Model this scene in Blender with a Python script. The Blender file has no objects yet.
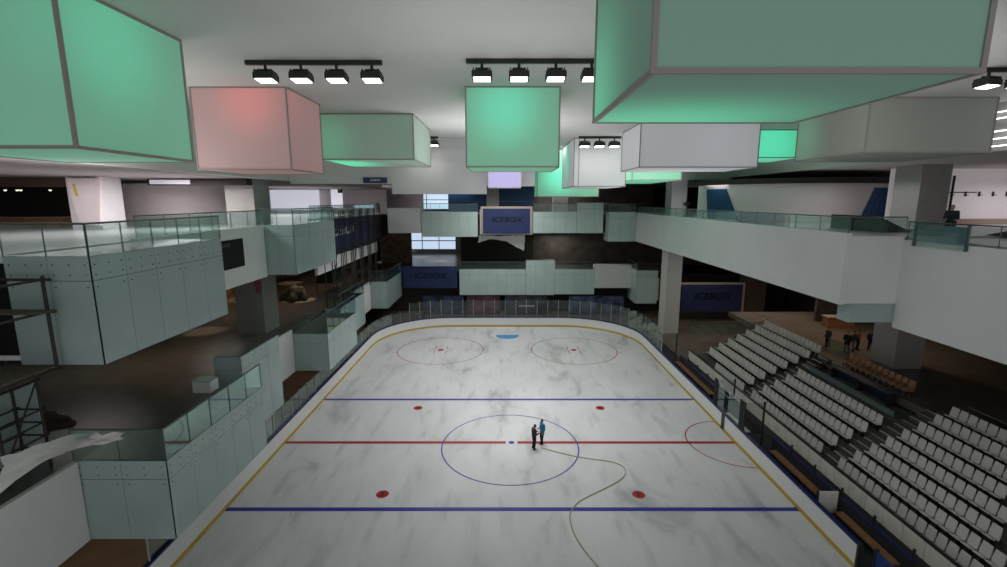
import bpy, bmesh, math, random
from mathutils import Vector, Matrix
random.seed(7)
S = bpy.context.scene
COL = S.collection
# ------------------------------------------------------------------ camera
CAMZ = 15.57; PITCH = math.radians(9.95); FPX = 476.0
cam_d = bpy.data.cameras.new('camera'); cam = bpy.data.objects.new('camera', cam_d); COL.objects.link(cam)
cam_d.sensor_width = 36; cam_d.lens = FPX/1007*36; cam_d.clip_end = 300; cam_d.clip_start = .05
cam.location = (0, 0, CAMZ); cam.rotation_euler = (math.pi/2-PITCH, 0, 0)
S.camera = cam
S.view_settings.view_transform = 'Standard'; S.view_settings.look = 'None'
S.cycles.use_denoising = True
S.cycles.max_bounces = 7; S.cycles.diffuse_bounces = 4; S.cycles.glossy_bounces = 3; S.cycles.transparent_max_bounces = 16
S.cycles.sample_clamp_indirect = 4; S.cycles.caustics_reflective = False; S.cycles.caustics_refractive = False

def at(px, py, X=None, Y=None, Z=None):
    """photo pixel -> world point on the plane X=, Y= or Z= (used for measuring the building)"""
    u = px-503.5; v = py-283.5
    r = Vector((u, FPX*math.cos(PITCH)-v*math.sin(PITCH), -FPX*math.sin(PITCH)-v*math.cos(PITCH)))
    t = X/r.x if X is not None else Y/r.y if Y is not None else (Z-CAMZ)/r.z
    return Vector((0, 0, CAMZ)) + r*t

# ------------------------------------------------------------------ materials
MATS = {}
def nt(name):
    m = bpy.data.materials.new(name); m.use_nodes = True
    n = m.node_tree.nodes; l = m.node_tree.links; b = n['Principled BSDF']
    return m, n, l, b
def mat(name, col, rough=.6, spec=.3, metal=0, var=0, scale=3, emit=None, es=0, bump=0):
    if name in MATS: return MATS[name]
    m, n, l, b = nt(name)
    b.inputs['Base Color'].default_value = (*col, 1); b.inputs['Roughness'].default_value = rough
    b.inputs['Specular IOR Level'].default_value = spec; b.inputs['Metallic'].default_value = metal
    if emit: b.inputs['Emission Color'].default_value = (*emit, 1); b.inputs['Emission Strength'].default_value = es
    if var or bump:
        tc = n.new('ShaderNodeTexCoord'); nz = n.new('ShaderNodeTexNoise')
        nz.inputs['Scale'].default_value = scale; nz.inputs['Detail'].default_value = 5
        l.new(tc.outputs['Object'], nz.inputs['Vector'])
        if var:
            rp = n.new('ShaderNodeValToRGB')
            rp.color_ramp.elements[0].position = .3; rp.color_ramp.elements[1].position = .7
            rp.color_ramp.elements[0].color = (*[max(0, c*(1-var)) for c in col], 1)
            rp.color_ramp.elements[1].color = (*[min(1, c*(1+var)) for c in col], 1)
            l.new(nz.outputs['Fac'], rp.inputs['Fac']); l.new(rp.outputs['Color'], b.inputs['Base Color'])
        if bump:
            bp = n.new('ShaderNodeBump'); bp.inputs['Strength'].default_value = bump
            l.new(nz.outputs['Fac'], bp.inputs['Height']); l.new(bp.outputs['Normal'], b.inputs['Normal'])
    MATS[name] = m; return m
def glass_mat(name, tint, fac, rough=.03):
    m = bpy.data.materials.new(name); m.use_nodes = True
    n = m.node_tree.nodes; l = m.node_tree.links; n.clear()
    o = n.new('ShaderNodeOutputMaterial'); mx = n.new('ShaderNodeMixShader'); t = n.new('ShaderNodeBsdfTransparent')
    g = n.new('ShaderNodeBsdfGlossy'); g.inputs['Roughness'].default_value = rough; g.inputs['Color'].default_value = (.8, .95, .92, 1)
    t.inputs['Color'].default_value = (*tint, 1)
    lw = n.new('ShaderNodeLayerWeight'); lw.inputs['Blend'].default_value = .25
    ma = n.new('ShaderNodeMath'); ma.operation = 'MULTIPLY_ADD'; ma.inputs[1].default_value = .35; ma.inputs[2].default_value = fac
    l.new(lw.outputs['Fresnel'], ma.inputs[0]); l.new(ma.outputs[0], mx.inputs['Fac'])
    l.new(t.outputs[0], mx.inputs[1]); l.new(g.outputs[0], mx.inputs[2]); l.new(mx.outputs[0], o.inputs['Surface'])
    MATS[name] = m; return m
def lightbox_mat(name, base, edge, glow, centre, radius, strength, scale=(1, 1, 1)):
    """translucent fabric lit from inside: emission that falls off round the lamp behind it"""
    m, n, l, b = nt(name)
    b.inputs['Base Color'].default_value = (*base, 1); b.inputs['Roughness'].default_value = .8; b.inputs['Specular IOR Level'].default_value = .15
    tc = n.new('ShaderNodeTexCoord'); mp = n.new('ShaderNodeMapping'); mp.vector_type = 'POINT'
    mp.inputs['Location'].default_value = [-c*s for c, s in zip(centre, scale)]; mp.inputs['Scale'].default_value = scale
    ln = n.new('ShaderNodeVectorMath'); ln.operation = 'LENGTH'
    mr = n.new('ShaderNodeMapRange'); mr.interpolation_type = 'SMOOTHERSTEP'
    mr.inputs['From Min'].default_value = 0; mr.inputs['From Max'].default_value = radius
    mr.inputs['To Min'].default_value = 0; mr.inputs['To Max'].default_value = 1
    mx = n.new('ShaderNodeMix'); mx.data_type = 'RGBA'
    mx.inputs[6].default_value = (*glow, 1); mx.inputs[7].default_value = (*edge, 1)
    l.new(tc.outputs['Object'], mp.inputs['Vector']); l.new(mp.outputs['Vector'], ln.inputs[0])
    l.new(ln.outputs['Value'], mr.inputs['Value']); l.new(mr.outputs['Result'], mx.inputs[0])
    l.new(mx.outputs[2], b.inputs['Emission Color']); b.inputs['Emission Strength'].default_value = strength
    return m

M_ceil = mat('ceiling_paint', (.60, .60, .585), .8, .1, var=.03, scale=.4)
M_white = mat('white_fascia_paint', (.74, .745, .74), .5, .3, var=.03, scale=.5)
M_whiteL = mat('pale_fascia_paint', (.72, .71, .705), .55, .3, var=.03, scale=.5)
M_clad = mat('teal_back_painted_glass', (.37, .47, .465), .16, .5, var=.05, scale=.6)
M_cladF = mat('pale_teal_glass', (.50, .63, .60), .2, .5, var=.05, scale=.6)
M_back = mat('dark_teal_joint', (.10, .14, .14), .5)
M_rail = glass_mat('clear_railing_glass', (.87, .94, .92), .035)
M_shield = glass_mat('shield_glass', (.90, .91, .91), .025)
M_handrail = mat('dark_green_handrail', (.10, .14, .14), .3, .5, .3)
M_steel = mat('dark_steel', (.05, .05, .05), .45, .4, .5)
M_scaf = mat('scaffold_steel', (.045, .04, .035), .6, .3, .2)
M_plank = mat('scaffold_plank_wood', (.11, .09, .07), .8, .1, var=.3, scale=6)
M_frame = mat('lightbox_frame', (.33, .30, .29), .6)
M_col = mat('column_grey', (.36, .355, .34), .7, .2, var=.05)
M_colw = mat('column_white', (.62, .61, .62), .6, .2, var=.04)
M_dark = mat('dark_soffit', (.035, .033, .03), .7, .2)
M_dfloor = mat('dark_polished_stone', (.09, .086, .075), .3, .5, var=.25, scale=1.2)
M_cfloor = mat('concourse_floor', (.14, .12, .10), .3, .4, var=.25, scale=.8)
M_lfloor = mat('light_floor', (.50, .46, .47), .25, .4, var=.05)
M_tier = mat('stand_concrete', (.10, .095, .088), .8, .1, var=.15, scale=5)
M_nose = mat('step_nosing', (.40, .37, .34), .7)
M_seat = mat('seat_plastic', (.64, .615, .585), .45, .35)
M_seatleg = mat('seat_bracket', (.02, .02, .02), .5)
M_blue = mat('banner_navy', (.032, .047, .125), .6, .2, var=.12, scale=.5)
M_blue2 = mat('panel_blue', (.02, .07, .17), .4, .3, var=.15, scale=.4)
M_navy = mat('lettering_black_navy', (.006, .008, .02), .5)
M_letter = mat('lettering_white', (.55, .56, .62), .6)
M_beige = mat('banner_frame_beige', (.42, .35, .30), .6)
M_bluecap = mat('boards_blue_cap', (.015, .022, .12), .35, .4)
M_kick = mat('boards_yellow_kick', (.55, .37, .05), .5)
M_board = mat('boards_white', (.80, .80, .79), .35, .4)
M_tan = mat('armchair_tan', (.30, .16, .085), .55, .3, var=.1)
M_wood = mat('bench_wood', (.26, .13, .065), .5, .3, var=.25, scale=5)
M_rubber = mat('rubber_floor', (.035, .035, .037), .8)
M_parapet = mat('parapet_panel', (.82, .78, .71), .55, .3, var=.08, scale=2)
M_stone = mat('brown_stone_wall', (.075, .062, .052), .5, .3, var=.35, scale=.9)
M_brown = mat('warm_brown_wall', (.12, .085, .07), .6, .2, var=.2, scale=.5)
M_cafe = mat('cafe_white', (.66, .60, .60), .4, .3, var=.02)
M_sheet = mat('white_plastic_sheet', (.86, .85, .84), .45, .4, var=.05, bump=.2)
M_sky = mat('daylight_window', (.3, .4, .5), .3, .3, emit=(.62, .76, .95), es=.9)
M_bright = mat('glowing_wall', (.6, .6, .65), .5, .3, emit=(.75, .78, .88), es=.55)  # emission stands in for the light falling on a white wall
M_tube = mat('light_tube', (1, 1, 1), .5, emit=(1, 1, 1), es=3)
M_lens = mat('lamp_lens', (1, 1, 1), .5, emit=(1, .98, .95), es=6)
M_headm = mat('lamp_housing', (.02, .02, .02), .5, .4)
M_skin = mat('skin', (.38, .23, .16), .55)
M_hair = mat('black_hair', (.01, .009, .008), .5)
M_black = mat('black_cloth', (.012, .012, .014), .8)
M_red = mat('ice_red_paint', (.34, .012, .02), .4)
M_bl = mat('ice_blue_paint', (.035, .03, .30), .4)
M_cr = mat('ice_crease_blue', (.08, .28, .60), .4)
M_white2 = mat('ice_white_paint', (.8, .8, .8), .4)

# ------------------------------------------------------------------ mesh builder
def inv(p): return Matrix.LocRotScale(p.location, p.rotation_euler, p.scale).inverted()
class MB:
    def __init__(s): s.bm = bmesh.new()
    def box(s, x0, x1, y0, y1, z0, z1, bev=0):
        xs = sorted((x0, x1)); ys = sorted((y0, y1)); zs = sorted((z0, z1))
        v = [s.bm.verts.new((x, y, z)) for z in zs for y in ys for x in xs]
        f = [s.bm.faces.new([v[i] for i in q]) for q in ((0, 2, 3, 1), (4, 5, 7, 6), (0, 1, 5, 4), (2, 6, 7, 3), (0, 4, 6, 2), (1, 3, 7, 5))]
        if bev:
            e = list({e for q in f for e in q.edges})
            bmesh.ops.bevel(s.bm, geom=e, offset=bev, segments=2, affect='EDGES', profile=.5)
        return s
    def face(s, pts):
        s.bm.faces.new([s.bm.verts.new(p) for p in pts]); return s
    def prism(s, pts, d):
        """closed polygon pts extruded by vector d"""
        d = Vector(d); a = [s.bm.verts.new(p) for p in pts]; b = [s.bm.verts.new(Vector(p)+d) for p in pts]
        n = len(pts); s.bm.faces.new(a[::-1]); s.bm.faces.new(b)
        for i in range(n): s.bm.faces.new((a[i], a[(i+1) % n], b[(i+1) % n], b[i]))
        return s
    def cyl(s, p0, p1, r0, r1=None, n=8):
        r1 = r0 if r1 is None else r1
        p0 = Vector(p0); p1 = Vector(p1); d = (p1-p0).normalized()
        a = d.orthogonal().normalized(); b = d.cross(a); R = []
        for p, r in ((p0, r0), (p1, r1)):
            R.append([s.bm.verts.new(p+(a*math.cos(2*math.pi*i/n)+b*math.sin(2*math.pi*i/n))*r) for i in range(n)])
        for i in range(n): s.bm.faces.new((R[0][i], R[0][(i+1) % n], R[1][(i+1) % n], R[1][i]))
        s.bm.faces.new(R[0][::-1]); s.bm.faces.new(R[1]); return s
    def ball(s, c, r, sc=(1, 1, 1), u=12, v=8, rot=None):
        m = Matrix.Translation(c) @ (rot or Matrix()) @ Matrix.Diagonal((*[r*q for q in sc], 1))
        bmesh.ops.create_uvsphere(s.bm, u_segments=u, v_segments=v, radius=1, matrix=m); return s
    def sweep(s, path, d0, d1, z0, z1):
        """rectangle swept along a plan path [(x,y,nx,ny)], d along the outward normal"""
        R = []
        for x, y, nx, ny in path:
            R.append([s.bm.verts.new((x+nx*d, y+ny*d, z)) for d, z in ((d0, z0), (d1, z0), (d1, z1), (d0, z1))])
        for a, b in zip(R, R[1:]):
            for i in range(4): s.bm.faces.new((a[i], a[(i+1) % 4], b[(i+1) % 4], b[i]))
        s.bm.faces.new(R[0][::-1]); s.bm.faces.new(R[-1]); return s
    def ring(s, c, r0, r1, z, n=72, a0=0, a1=2*math.pi):
        full = abs(a1-a0-2*math.pi) < 1e-6; k = n if full else n+1; I = []; O = []
        for i in range(k):
            a = a0+(a1-a0)*i/n
            I.append(s.bm.verts.new((c[0]+r0*math.cos(a), c[1]+r0*math.sin(a), z)))
            O.append(s.bm.verts.new((c[0]+r1*math.cos(a), c[1]+r1*math.sin(a), z)))
        for i in range(n):
            j = (i+1) % k; s.bm.faces.new((I[i], O[i], O[j], I[j]))
        return s
    def disc(s, c, r, z, n=24, sy=1):
        s.bm.faces.new([s.bm.verts.new((c[0]+r*math.cos(2*math.pi*i/n), c[1]+sy*r*math.sin(2*math.pi*i/n), z)) for i in range(n)]); return s
    def done(s, name, m, parent=None, smooth=False):
        bmesh.ops.recalc_face_normals(s.bm, faces=s.bm.faces)
        me = bpy.data.meshes.new(name); s.bm.to_mesh(me); s.bm.free()
        if m: me.materials.append(m)
        if smooth:
            for p in me.polygons: p.use_smooth = True
        o = bpy.data.objects.new(name, me); COL.objects.link(o)
        if parent: o.parent = parent; o.matrix_parent_inverse = inv(parent)
        return o
def tag(o, label, cat, group=None):
    o['label'] = label; o['category'] = cat
    if group: o['group'] = group
    return o
def thing(name, label, cat, loc=(0, 0, 0), rz=0, group=None):
    o = bpy.data.objects.new(name, None); COL.objects.link(o); o.empty_display_size = .2
    o.matrix_local = Matrix.Translation(loc) @ Matrix.Rotation(rz, 4, 'Z')
    return tag(o, label, cat, group)
def local(o, parent):
    """part built in the thing's own coordinates"""
    o.parent = parent; o.matrix_parent_inverse = Matrix(); return o
def struct(name, mb, m, label=None):
    o = mb.done(name, m); o['kind'] = 'structure'
    if label: o['label'] = label
    return o
def dup(root, loc, rz, label, group=None):
    r = root.copy(); COL.objects.link(r); r.matrix_local = Matrix.Translation(loc) @ Matrix.Rotation(rz, 4, 'Z')
    r['label'] = label
    if group: r['group'] = group
    for ch in list(root.children):
        c = ch.copy(); COL.objects.link(c); c.parent = r
        for g in list(ch.children):
            d = g.copy(); COL.objects.link(d); d.parent = c
    return r
def text_mesh(name, body, size, m, parent, loc, rot, shear=.25, ext=.01, align='CENTER'):
    cu = bpy.data.curves.new(name, 'FONT'); cu.body = body; cu.size = size; cu.shear = shear; cu.extrude = ext
    cu.align_x = align; cu.align_y = 'CENTER'; cu.offset = size*.025
    t = bpy.data.objects.new('tmp_text', cu); COL.objects.link(t)
    me = bpy.data.meshes.new_from_object(t.evaluated_get(bpy.context.evaluated_depsgraph_get()))
    bpy.data.objects.remove(t); me.materials.clear(); me.materials.append(m)
    o = bpy.data.objects.new(name, me); COL.objects.link(o)
    o.matrix_local = Matrix.Translation(loc) @ rot
    o.parent = parent; o.matrix_parent_inverse = inv(parent) if parent else Matrix()
    return o
FRONT = Matrix.Rotation(math.pi/2, 4, 'X')                                     # text facing -Y
FACE_PX = Matrix.Rotation(math.pi/2, 4, 'Z') @ Matrix.Rotation(math.pi/2, 4, 'X')   # text facing +X

# ------------------------------------------------------------------ building shell
CZ = 20.2
LX, RX, FY = -45, 43, 92
struct('floor', MB().box(LX, RX, -6, FY, -.5, -.03), M_cfloor)
struct('wall_left', MB().box(LX-.3, LX, -6, FY, -.5, CZ+1), M_brown)
struct('wall_right', MB().box(RX, RX+.3, -6, FY, -.5, CZ+1), M_brown)
struct('wall_back', MB().box(LX, RX, FY, FY+.3, -.5, CZ+1), M_brown)
struct('ceiling', MB().box(-16.4, 24, -6, 37.45, CZ, CZ+.4).box(2.4, 24, 37.45, 52, CZ, CZ+.4), M_ceil)
# bulkheads round the high ceiling
struct('trim_1', MB().box(-16.7, -16.4, -6, 37.45, 17, CZ+.4), M_ceil)
struct('trim_2', MB().box(24, 24.3, -6, 52, 17.9, CZ+.4), M_ceil)
struct('trim_3', MB().box(-16.4, -8.6, 37.45, 37.85, 16.8, CZ+.4).box(-8.6, -1.3, 37.45, 37.85, 16.02, CZ+.4).box(-1.3, 2.4, 37.45, 37.85, 16.62, CZ+.4)
       .box(2.1, 2.4, 37.85, 52, 17.9, CZ+.4).box(2.4, 24.3, 52, 52.3, 17.7, CZ+.4), M_ceil)
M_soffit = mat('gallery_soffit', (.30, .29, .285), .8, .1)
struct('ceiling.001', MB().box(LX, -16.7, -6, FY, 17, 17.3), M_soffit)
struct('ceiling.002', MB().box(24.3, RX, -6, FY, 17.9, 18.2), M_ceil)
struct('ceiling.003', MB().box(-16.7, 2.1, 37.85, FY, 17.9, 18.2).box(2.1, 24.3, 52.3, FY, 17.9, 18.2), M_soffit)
# gallery slabs: dark structure with floor finishes
L1, L2 = 5.85, 13.75
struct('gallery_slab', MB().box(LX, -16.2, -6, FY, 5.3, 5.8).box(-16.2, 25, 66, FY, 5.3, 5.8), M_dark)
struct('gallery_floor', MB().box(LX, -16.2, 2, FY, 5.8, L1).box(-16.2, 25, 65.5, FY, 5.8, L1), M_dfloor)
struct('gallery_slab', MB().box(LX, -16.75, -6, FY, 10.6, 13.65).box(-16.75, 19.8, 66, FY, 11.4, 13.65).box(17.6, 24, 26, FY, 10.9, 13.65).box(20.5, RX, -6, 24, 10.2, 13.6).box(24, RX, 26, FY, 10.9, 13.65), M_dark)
struct('gallery_floor', MB().box(LX, -16.75, -6, FY, 13.65, L2).box(-16.75, 17.6, 65.5, FY, 13.65, L2).box(17.6, RX, 24.3, FY, 13.65, L2).box(20.45, RX, -6, 24.3, 13.6, 13.68), M_lfloor)

# ------------------------------------------------------------------ ice
XC, HW, R, YF = .43, 14.62, 8.2, 57.6
M_ice, n, l, b = nt('ice')
tc = n.new('ShaderNodeTexCoord'); mp = n.new('ShaderNodeMapping'); mp.inputs['Scale'].default_value = (.30, .16, 1)
nz = n.new('ShaderNodeTexNoise'); nz.inputs['Scale'].default_value = 1.0; nz.inputs['Detail'].default_value = 7; nz.inputs['Roughness'].default_value = .62; nz.inputs['Distortion'].default_value = .6
rp = n.new('ShaderNodeValToRGB'); e = rp.color_ramp.elements
e[0].position = .30; e[0].color = (.40, .40, .41, 1); e[1].position = .60; e[1].color = (.66, .66, .67, 1)
e2 = rp.color_ramp.elements.new(.42); e2.color = (.60, .60, .61, 1)
mp2 = n.new('ShaderNodeMapping'); mp2.inputs['Scale'].default_value = (.9, .20, 1); mp2.inputs['Rotation'].default_value = (0, 0, .04)
nz2 = n.new('ShaderNodeTexNoise'); nz2.inputs['Scale'].default_value = 1.3; nz2.inputs['Detail'].default_value = 4
rp2 = n.new('ShaderNodeValToRGB'); rp2.color_ramp.elements[0].position = .30; rp2.color_ramp.elements[0].color = (.82, .82, .82, 1); rp2.color_ramp.elements[1].position = .46; rp2.color_ramp.elements[1].color = (1, 1, 1, 1)
mu = n.new('ShaderNodeMix'); mu.data_type = 'RGBA'; mu.blend_type = 'MULTIPLY'; mu.inputs[0].default_value = 1
l.new(tc.outputs['Object'], mp.inputs[0]); l.new(mp.outputs[0], nz.inputs['Vector']); l.new(nz.outputs['Fac'], rp.inputs['Fac'])
l.new(tc.outputs['Object'], mp2.inputs[0]); l.new(mp2.outputs[0], nz2.inputs['Vector']); l.new(nz2.outputs['Fac'], rp2.inputs['Fac'])
l.new(rp.outputs['Color'], mu.inputs[6]); l.new(rp2.outputs['Color'], mu.inputs[7]); l.new(mu.outputs[2], b.inputs['Base Color'])
b.inputs['Roughness'].default_value = .38; b.inputs['Specular IOR Level'].default_value = .25

def rink_path(y0l, y0r, step=6):
    P = [(XC-HW, y0l, -1, 0)]; y = y0l
    for i in range(1, 9): P.append((XC-HW, y0l+(YF-R-y0l)*i/8, -1, 0))
    for i in range(1, 15):
        a = math.pi-math.pi/2*i/14; P.append((XC-HW+R+R*math.cos(a), YF-R+R*math.sin(a), math.cos(a), math.sin(a)))
    for i in range(1, 6): P.append((XC-HW+R+(2*HW-2*R)*i/5, YF, 0, 1))
    for i in range(1, 15):
        a = math.pi/2-math.pi/2*i/14; P.append((XC+HW-R+R*math.cos(a), YF-R+R*math.sin(a), math.cos(a), math.sin(a)))
    for i in range(1, 9): P.append((XC+HW, YF-R+(y0r-(YF-R))*i/8, 1, 0))
    return P
full = rink_path(0.2, 0.2)
mb = MB(); mb.face([(x, y, 0) for x, y, _, _ in full][::-1])
ice = mb.done('ice_sheet', M_ice); ice['kind'] = 'structure'
Z1 = .004
X0, X1 = XC-HW+.01, XC+HW-.01
MB().box(X0, X1, 35.42, 35.72, 0, Z1).done('blue_line', M_bl, ice)
MB().box(X0, X1, 21.82, 22.12, 0, Z1).done('blue_line', M_bl, ice)
MB().box(X0, .15, 28.62, 28.92, 0, Z1).box(.15+.75, X1, 28.62, 28.92, 0, Z1).done('red_line', M_red, ice)
MB().disc((.52, 28.77), .19, Z1).done('centre_spot', M_bl, ice)
MB().ring((.42, 28.4), 4.33, 4.41, Z1*1.5, 96).done('centre_circle', M_bl, ice)
for cx in (-6.6, 7.4):
    MB().ring((cx, 48.2), 4.42, 4.5, Z1, 72).done('faceoff_circle', M_red, ice)
    MB().disc((cx, 48.2), .32, Z1).done('faceoff_spot', M_red, ice)
    mb = MB()
    for sx in (-1, 1):
        for sy in (-1, 1):
            mb.box(cx+sx*.55, cx+sx*.62, 48.2+sy*.3, 48.2+sy*1.3, 0, Z1).box(cx+sx*.55, cx+sx*1.3, 48.2+sy*.3, 48.2+sy*.37, 0, Z1)
        mb.box(cx+sx*4.5, cx+sx*4.95, 47.4, 47.47, 0, Z1).box(cx+sx*4.5, cx+sx*4.95, 48.9, 48.97, 0, Z1)
    mb.done('hash_mark', M_red, ice)
for cx, cy in ((-6.5, 34), (7.35, 34), (-6.5, 23.23), (7.25, 23.2)):
    s_ = MB().disc((cx, cy), .34, Z1).done('faceoff_spot', M_red, ice)
    MB().box(cx-.07, cx+.07, cy-.2, cy+.2, Z1, Z1*1.6).done('spot_bar', mat('dark_ice_red', (.10, .01, .015), .4), s_)
MB().prism([(-.85, 53.9, 0), (-.85, 53.2, 0), (-.4, 52.5, 0), (.45, 52.25, 0), (1.3, 52.5, 0), (1.75, 53.2, 0), (1.75, 53.9, 0)], (0, 0, Z1)).done('goal_crease', M_cr, ice)
MB().ring((15.05, 28.77), 2.95, 3.03, Z1, 40, math.pi/2, math.pi*1.5).done('referee_crease', M_red, ice)

# hose
pts = [(2.39, 28.07), (3.5, 27.4), (4.69, 26.88), (5.7, 26.62), (6.55, 26.43), (7.1, 26.0), (7.18, 25.35), (6.8, 24.7), (6.21, 24.17), (5.3, 23.55), (4.62, 23.08), (3.95, 22.6), (3.57, 22.07), (3.3, 21.5), (3.26, 20.99), (3.32, 20.2), (3.44, 19.61), (3.72, 18.8), (4.07, 18.08), (4.6, 17.0)]
cu = bpy.data.curves.new('water_hose', 'CURVE'); cu.dimensions = '3D'; cu.bevel_depth = .028; cu.bevel_resolution = 2
sp = cu.splines.new('NURBS'); sp.points.add(len(pts)-1); sp.use_endpoint_u = True; sp.order_u = 4
for p, q in zip(sp.points, pts): p.co = (q[0], q[1], .03, 1)
t = bpy.data.objects.new('tmp', cu); COL.objects.link(t)
me = bpy.data.meshes.new_from_object(t.evaluated_get(bpy.context.evaluated_depsgraph_get())); bpy.data.objects.remove(t)
me.materials.clear(); me.materials.append(mat('hose_yellow', (.42, .38, .22), .6))
o = bpy.data.objects.new('water_hose', me); COL.objects.link(o)
tag(o, 'pale yellow hose curving over the ice from the two men', 'hose')

# ------------------------------------------------------------------ rink boards and shields
boards = thing('rink_boards', 'white rink boards with yellow kick strip and blue cap around the ice', 'rink boards', (XC, YF, 0))
GATE0, GATE1 = 18.0, 16.6
main = rink_path(8, GATE0)
MB().sweep(main, .0, .12, .2, 1.13).done('board_panel', M_board, boards)
MB().sweep(main, -.02, .12, 0, .2).done('kick_strip', M_kick, boards)
MB().sweep(main, -.03, .17, 1.13, 1.22).done('cap_rail', M_bluecap, boards)
near = [(XC+HW, GATE1, 1, 0), (XC+HW, 8, 1, 0)]
MB().sweep(near, .0, .12, .2, 1.13).done('board_panel', M_board, boards)
MB().sweep(near, -.02, .12, 0, .2).done('kick_strip', M_kick, boards)
MB().sweep(near, -.03, .17, 1.13, 1.22).done('cap_rail', M_bluecap, boards)
MB().box(XC+HW-.03, XC+HW+.2, GATE0-.1, GATE0, 0, 1.25).done('gate_post', M_steel, boards)
MB().box(XC+HW-.03, XC+HW+.2, GATE1, GATE1+.1, 0, 1.25).done('gate_post', M_steel, boards)
MB().box(XC+HW-.02, XC+HW+.15, 30.3, 30.75, .05, 1.2).done('gate_post', M_steel, boards)
# shield panes and posts along the straight left side, the far end and the right corner
def along(path, spacing):
    out = []; d = 0; nxt = 0
    for (ax, ay, anx, any_), (bx, by, bnx, bny) in zip(path, path[1:]):
        L = math.hypot(bx-ax, by-ay)
        while nxt <= d+L:
            t = (nxt-d)/L; out.append((ax+(bx-ax)*t, ay+(by-ay)*t, anx+(bnx-anx)*t, any_+(bny-any_)*t)); nxt += spacing
        d += L
    return out
def sh_top(x, y): return 2.52 if x < -12 and y < 57 else 3.4
sh = along(rink_path(17, 43.6), 1.32)
M_post = mat('shield_post', (.38, .38, .37), .5, .4, .3)
for i, (x, y, nx, ny) in enumerate(sh):
    MB().box(x+nx*.1-.028, x+nx*.1+.028, y+ny*.1-.028, y+ny*.1+.028, 1.2, sh_top(x, y)).done('shield_post', M_post, boards)
    if i+1 < len(sh):
        x2, y2, nx2, ny2 = sh[i+1]
        a = Vector((x+nx*.1, y+ny*.1, 0)); c = Vector((x2+nx2*.1, y2+ny2*.1, 0)); d = (c-a).normalized()*.06; nn = Vector((nx, ny, 0))*.012
        MB().prism([a+d-nn, c-d-nn, c-d+nn, a+d+nn], (0, 0, min(sh_top(x, y), sh_top(x2, y2))-1.3)).done('shield_glass', M_shield, boards).location.z = 1.22
# shields round the time-keeper's box on the right
for y0, y1 in ((28.6, 30.2), (30.8, 31.9)):
    MB().box(15.12, 15.15, y0, y1, 1.22, 3.0).done('shield_glass', M_shield, boards)
for y in (28.0, 28.25, 28.5, 31.95, 32.2):
    MB().box(15.07, 15.17, y-.05, y+.05, 1.2, 3.1).done('shield_post', M_steel, boards)
for y in (28.2, 32.1, 43.6):
    MB().box(15.2, 16.5, y-.015, y+.015, .9, 3.0).done('shield_glass', M_shield, boards)
    MB().box(16.4, 16.5, y-.04, y+.04, .05, 3.05).done('shield_post', M_steel, boards)

# ------------------------------------------------------------------ balconies, fascias, railings
def railing_parts(p, a, c, z0, z1, n):
    """glass panes + handrail from plan point a to c"""
    a = Vector((*a, 0)); c = Vector((*c, 0)); d = c-a; L = d.length; d.normalize(); nn = Vector((-d.y, d.x, 0))*.012
    for i in range(n):
        s = a+d*(L*i/n+.02); e = a+d*(L*(i+1)/n-.02)
        MB().prism([s-nn+Vector((0, 0, z0)), e-nn+Vector((0, 0, z0)), e+nn+Vector((0, 0, z0)), s+nn+Vector((0, 0, z0))], (0, 0, z1-z0-.05)).done('railing_glass', M_rail, p)
    for i in range(n+1):
        q = a+d*(L*i/n); MB().box(q.x-.013, q.x+.013, q.y-.013, q.y+.013, z0, z1-.02).done('pane_joint', M_handrail, p)
    MB().cyl(a+Vector((0, 0, z1)), c+Vector((0, 0, z1)), .035, n=8).done('handrail', M_handrail, p)
def railing(label, segs, z0, z1, pane=2.0, group=None):
    p = thing('glass_railing', label, 'railing', (segs[0][0][0], segs[0][0][1], z0), group=group)
    for a, c in segs:
        railing_parts(p, a, c, z0, z1, max(1, round(math.hypot(c[0]-a[0], c[1]-a[1])/pane)))
    return p
M_clamp = mat('clamp_steel', (.10, .13, .135), .4, .5, .3)
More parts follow.
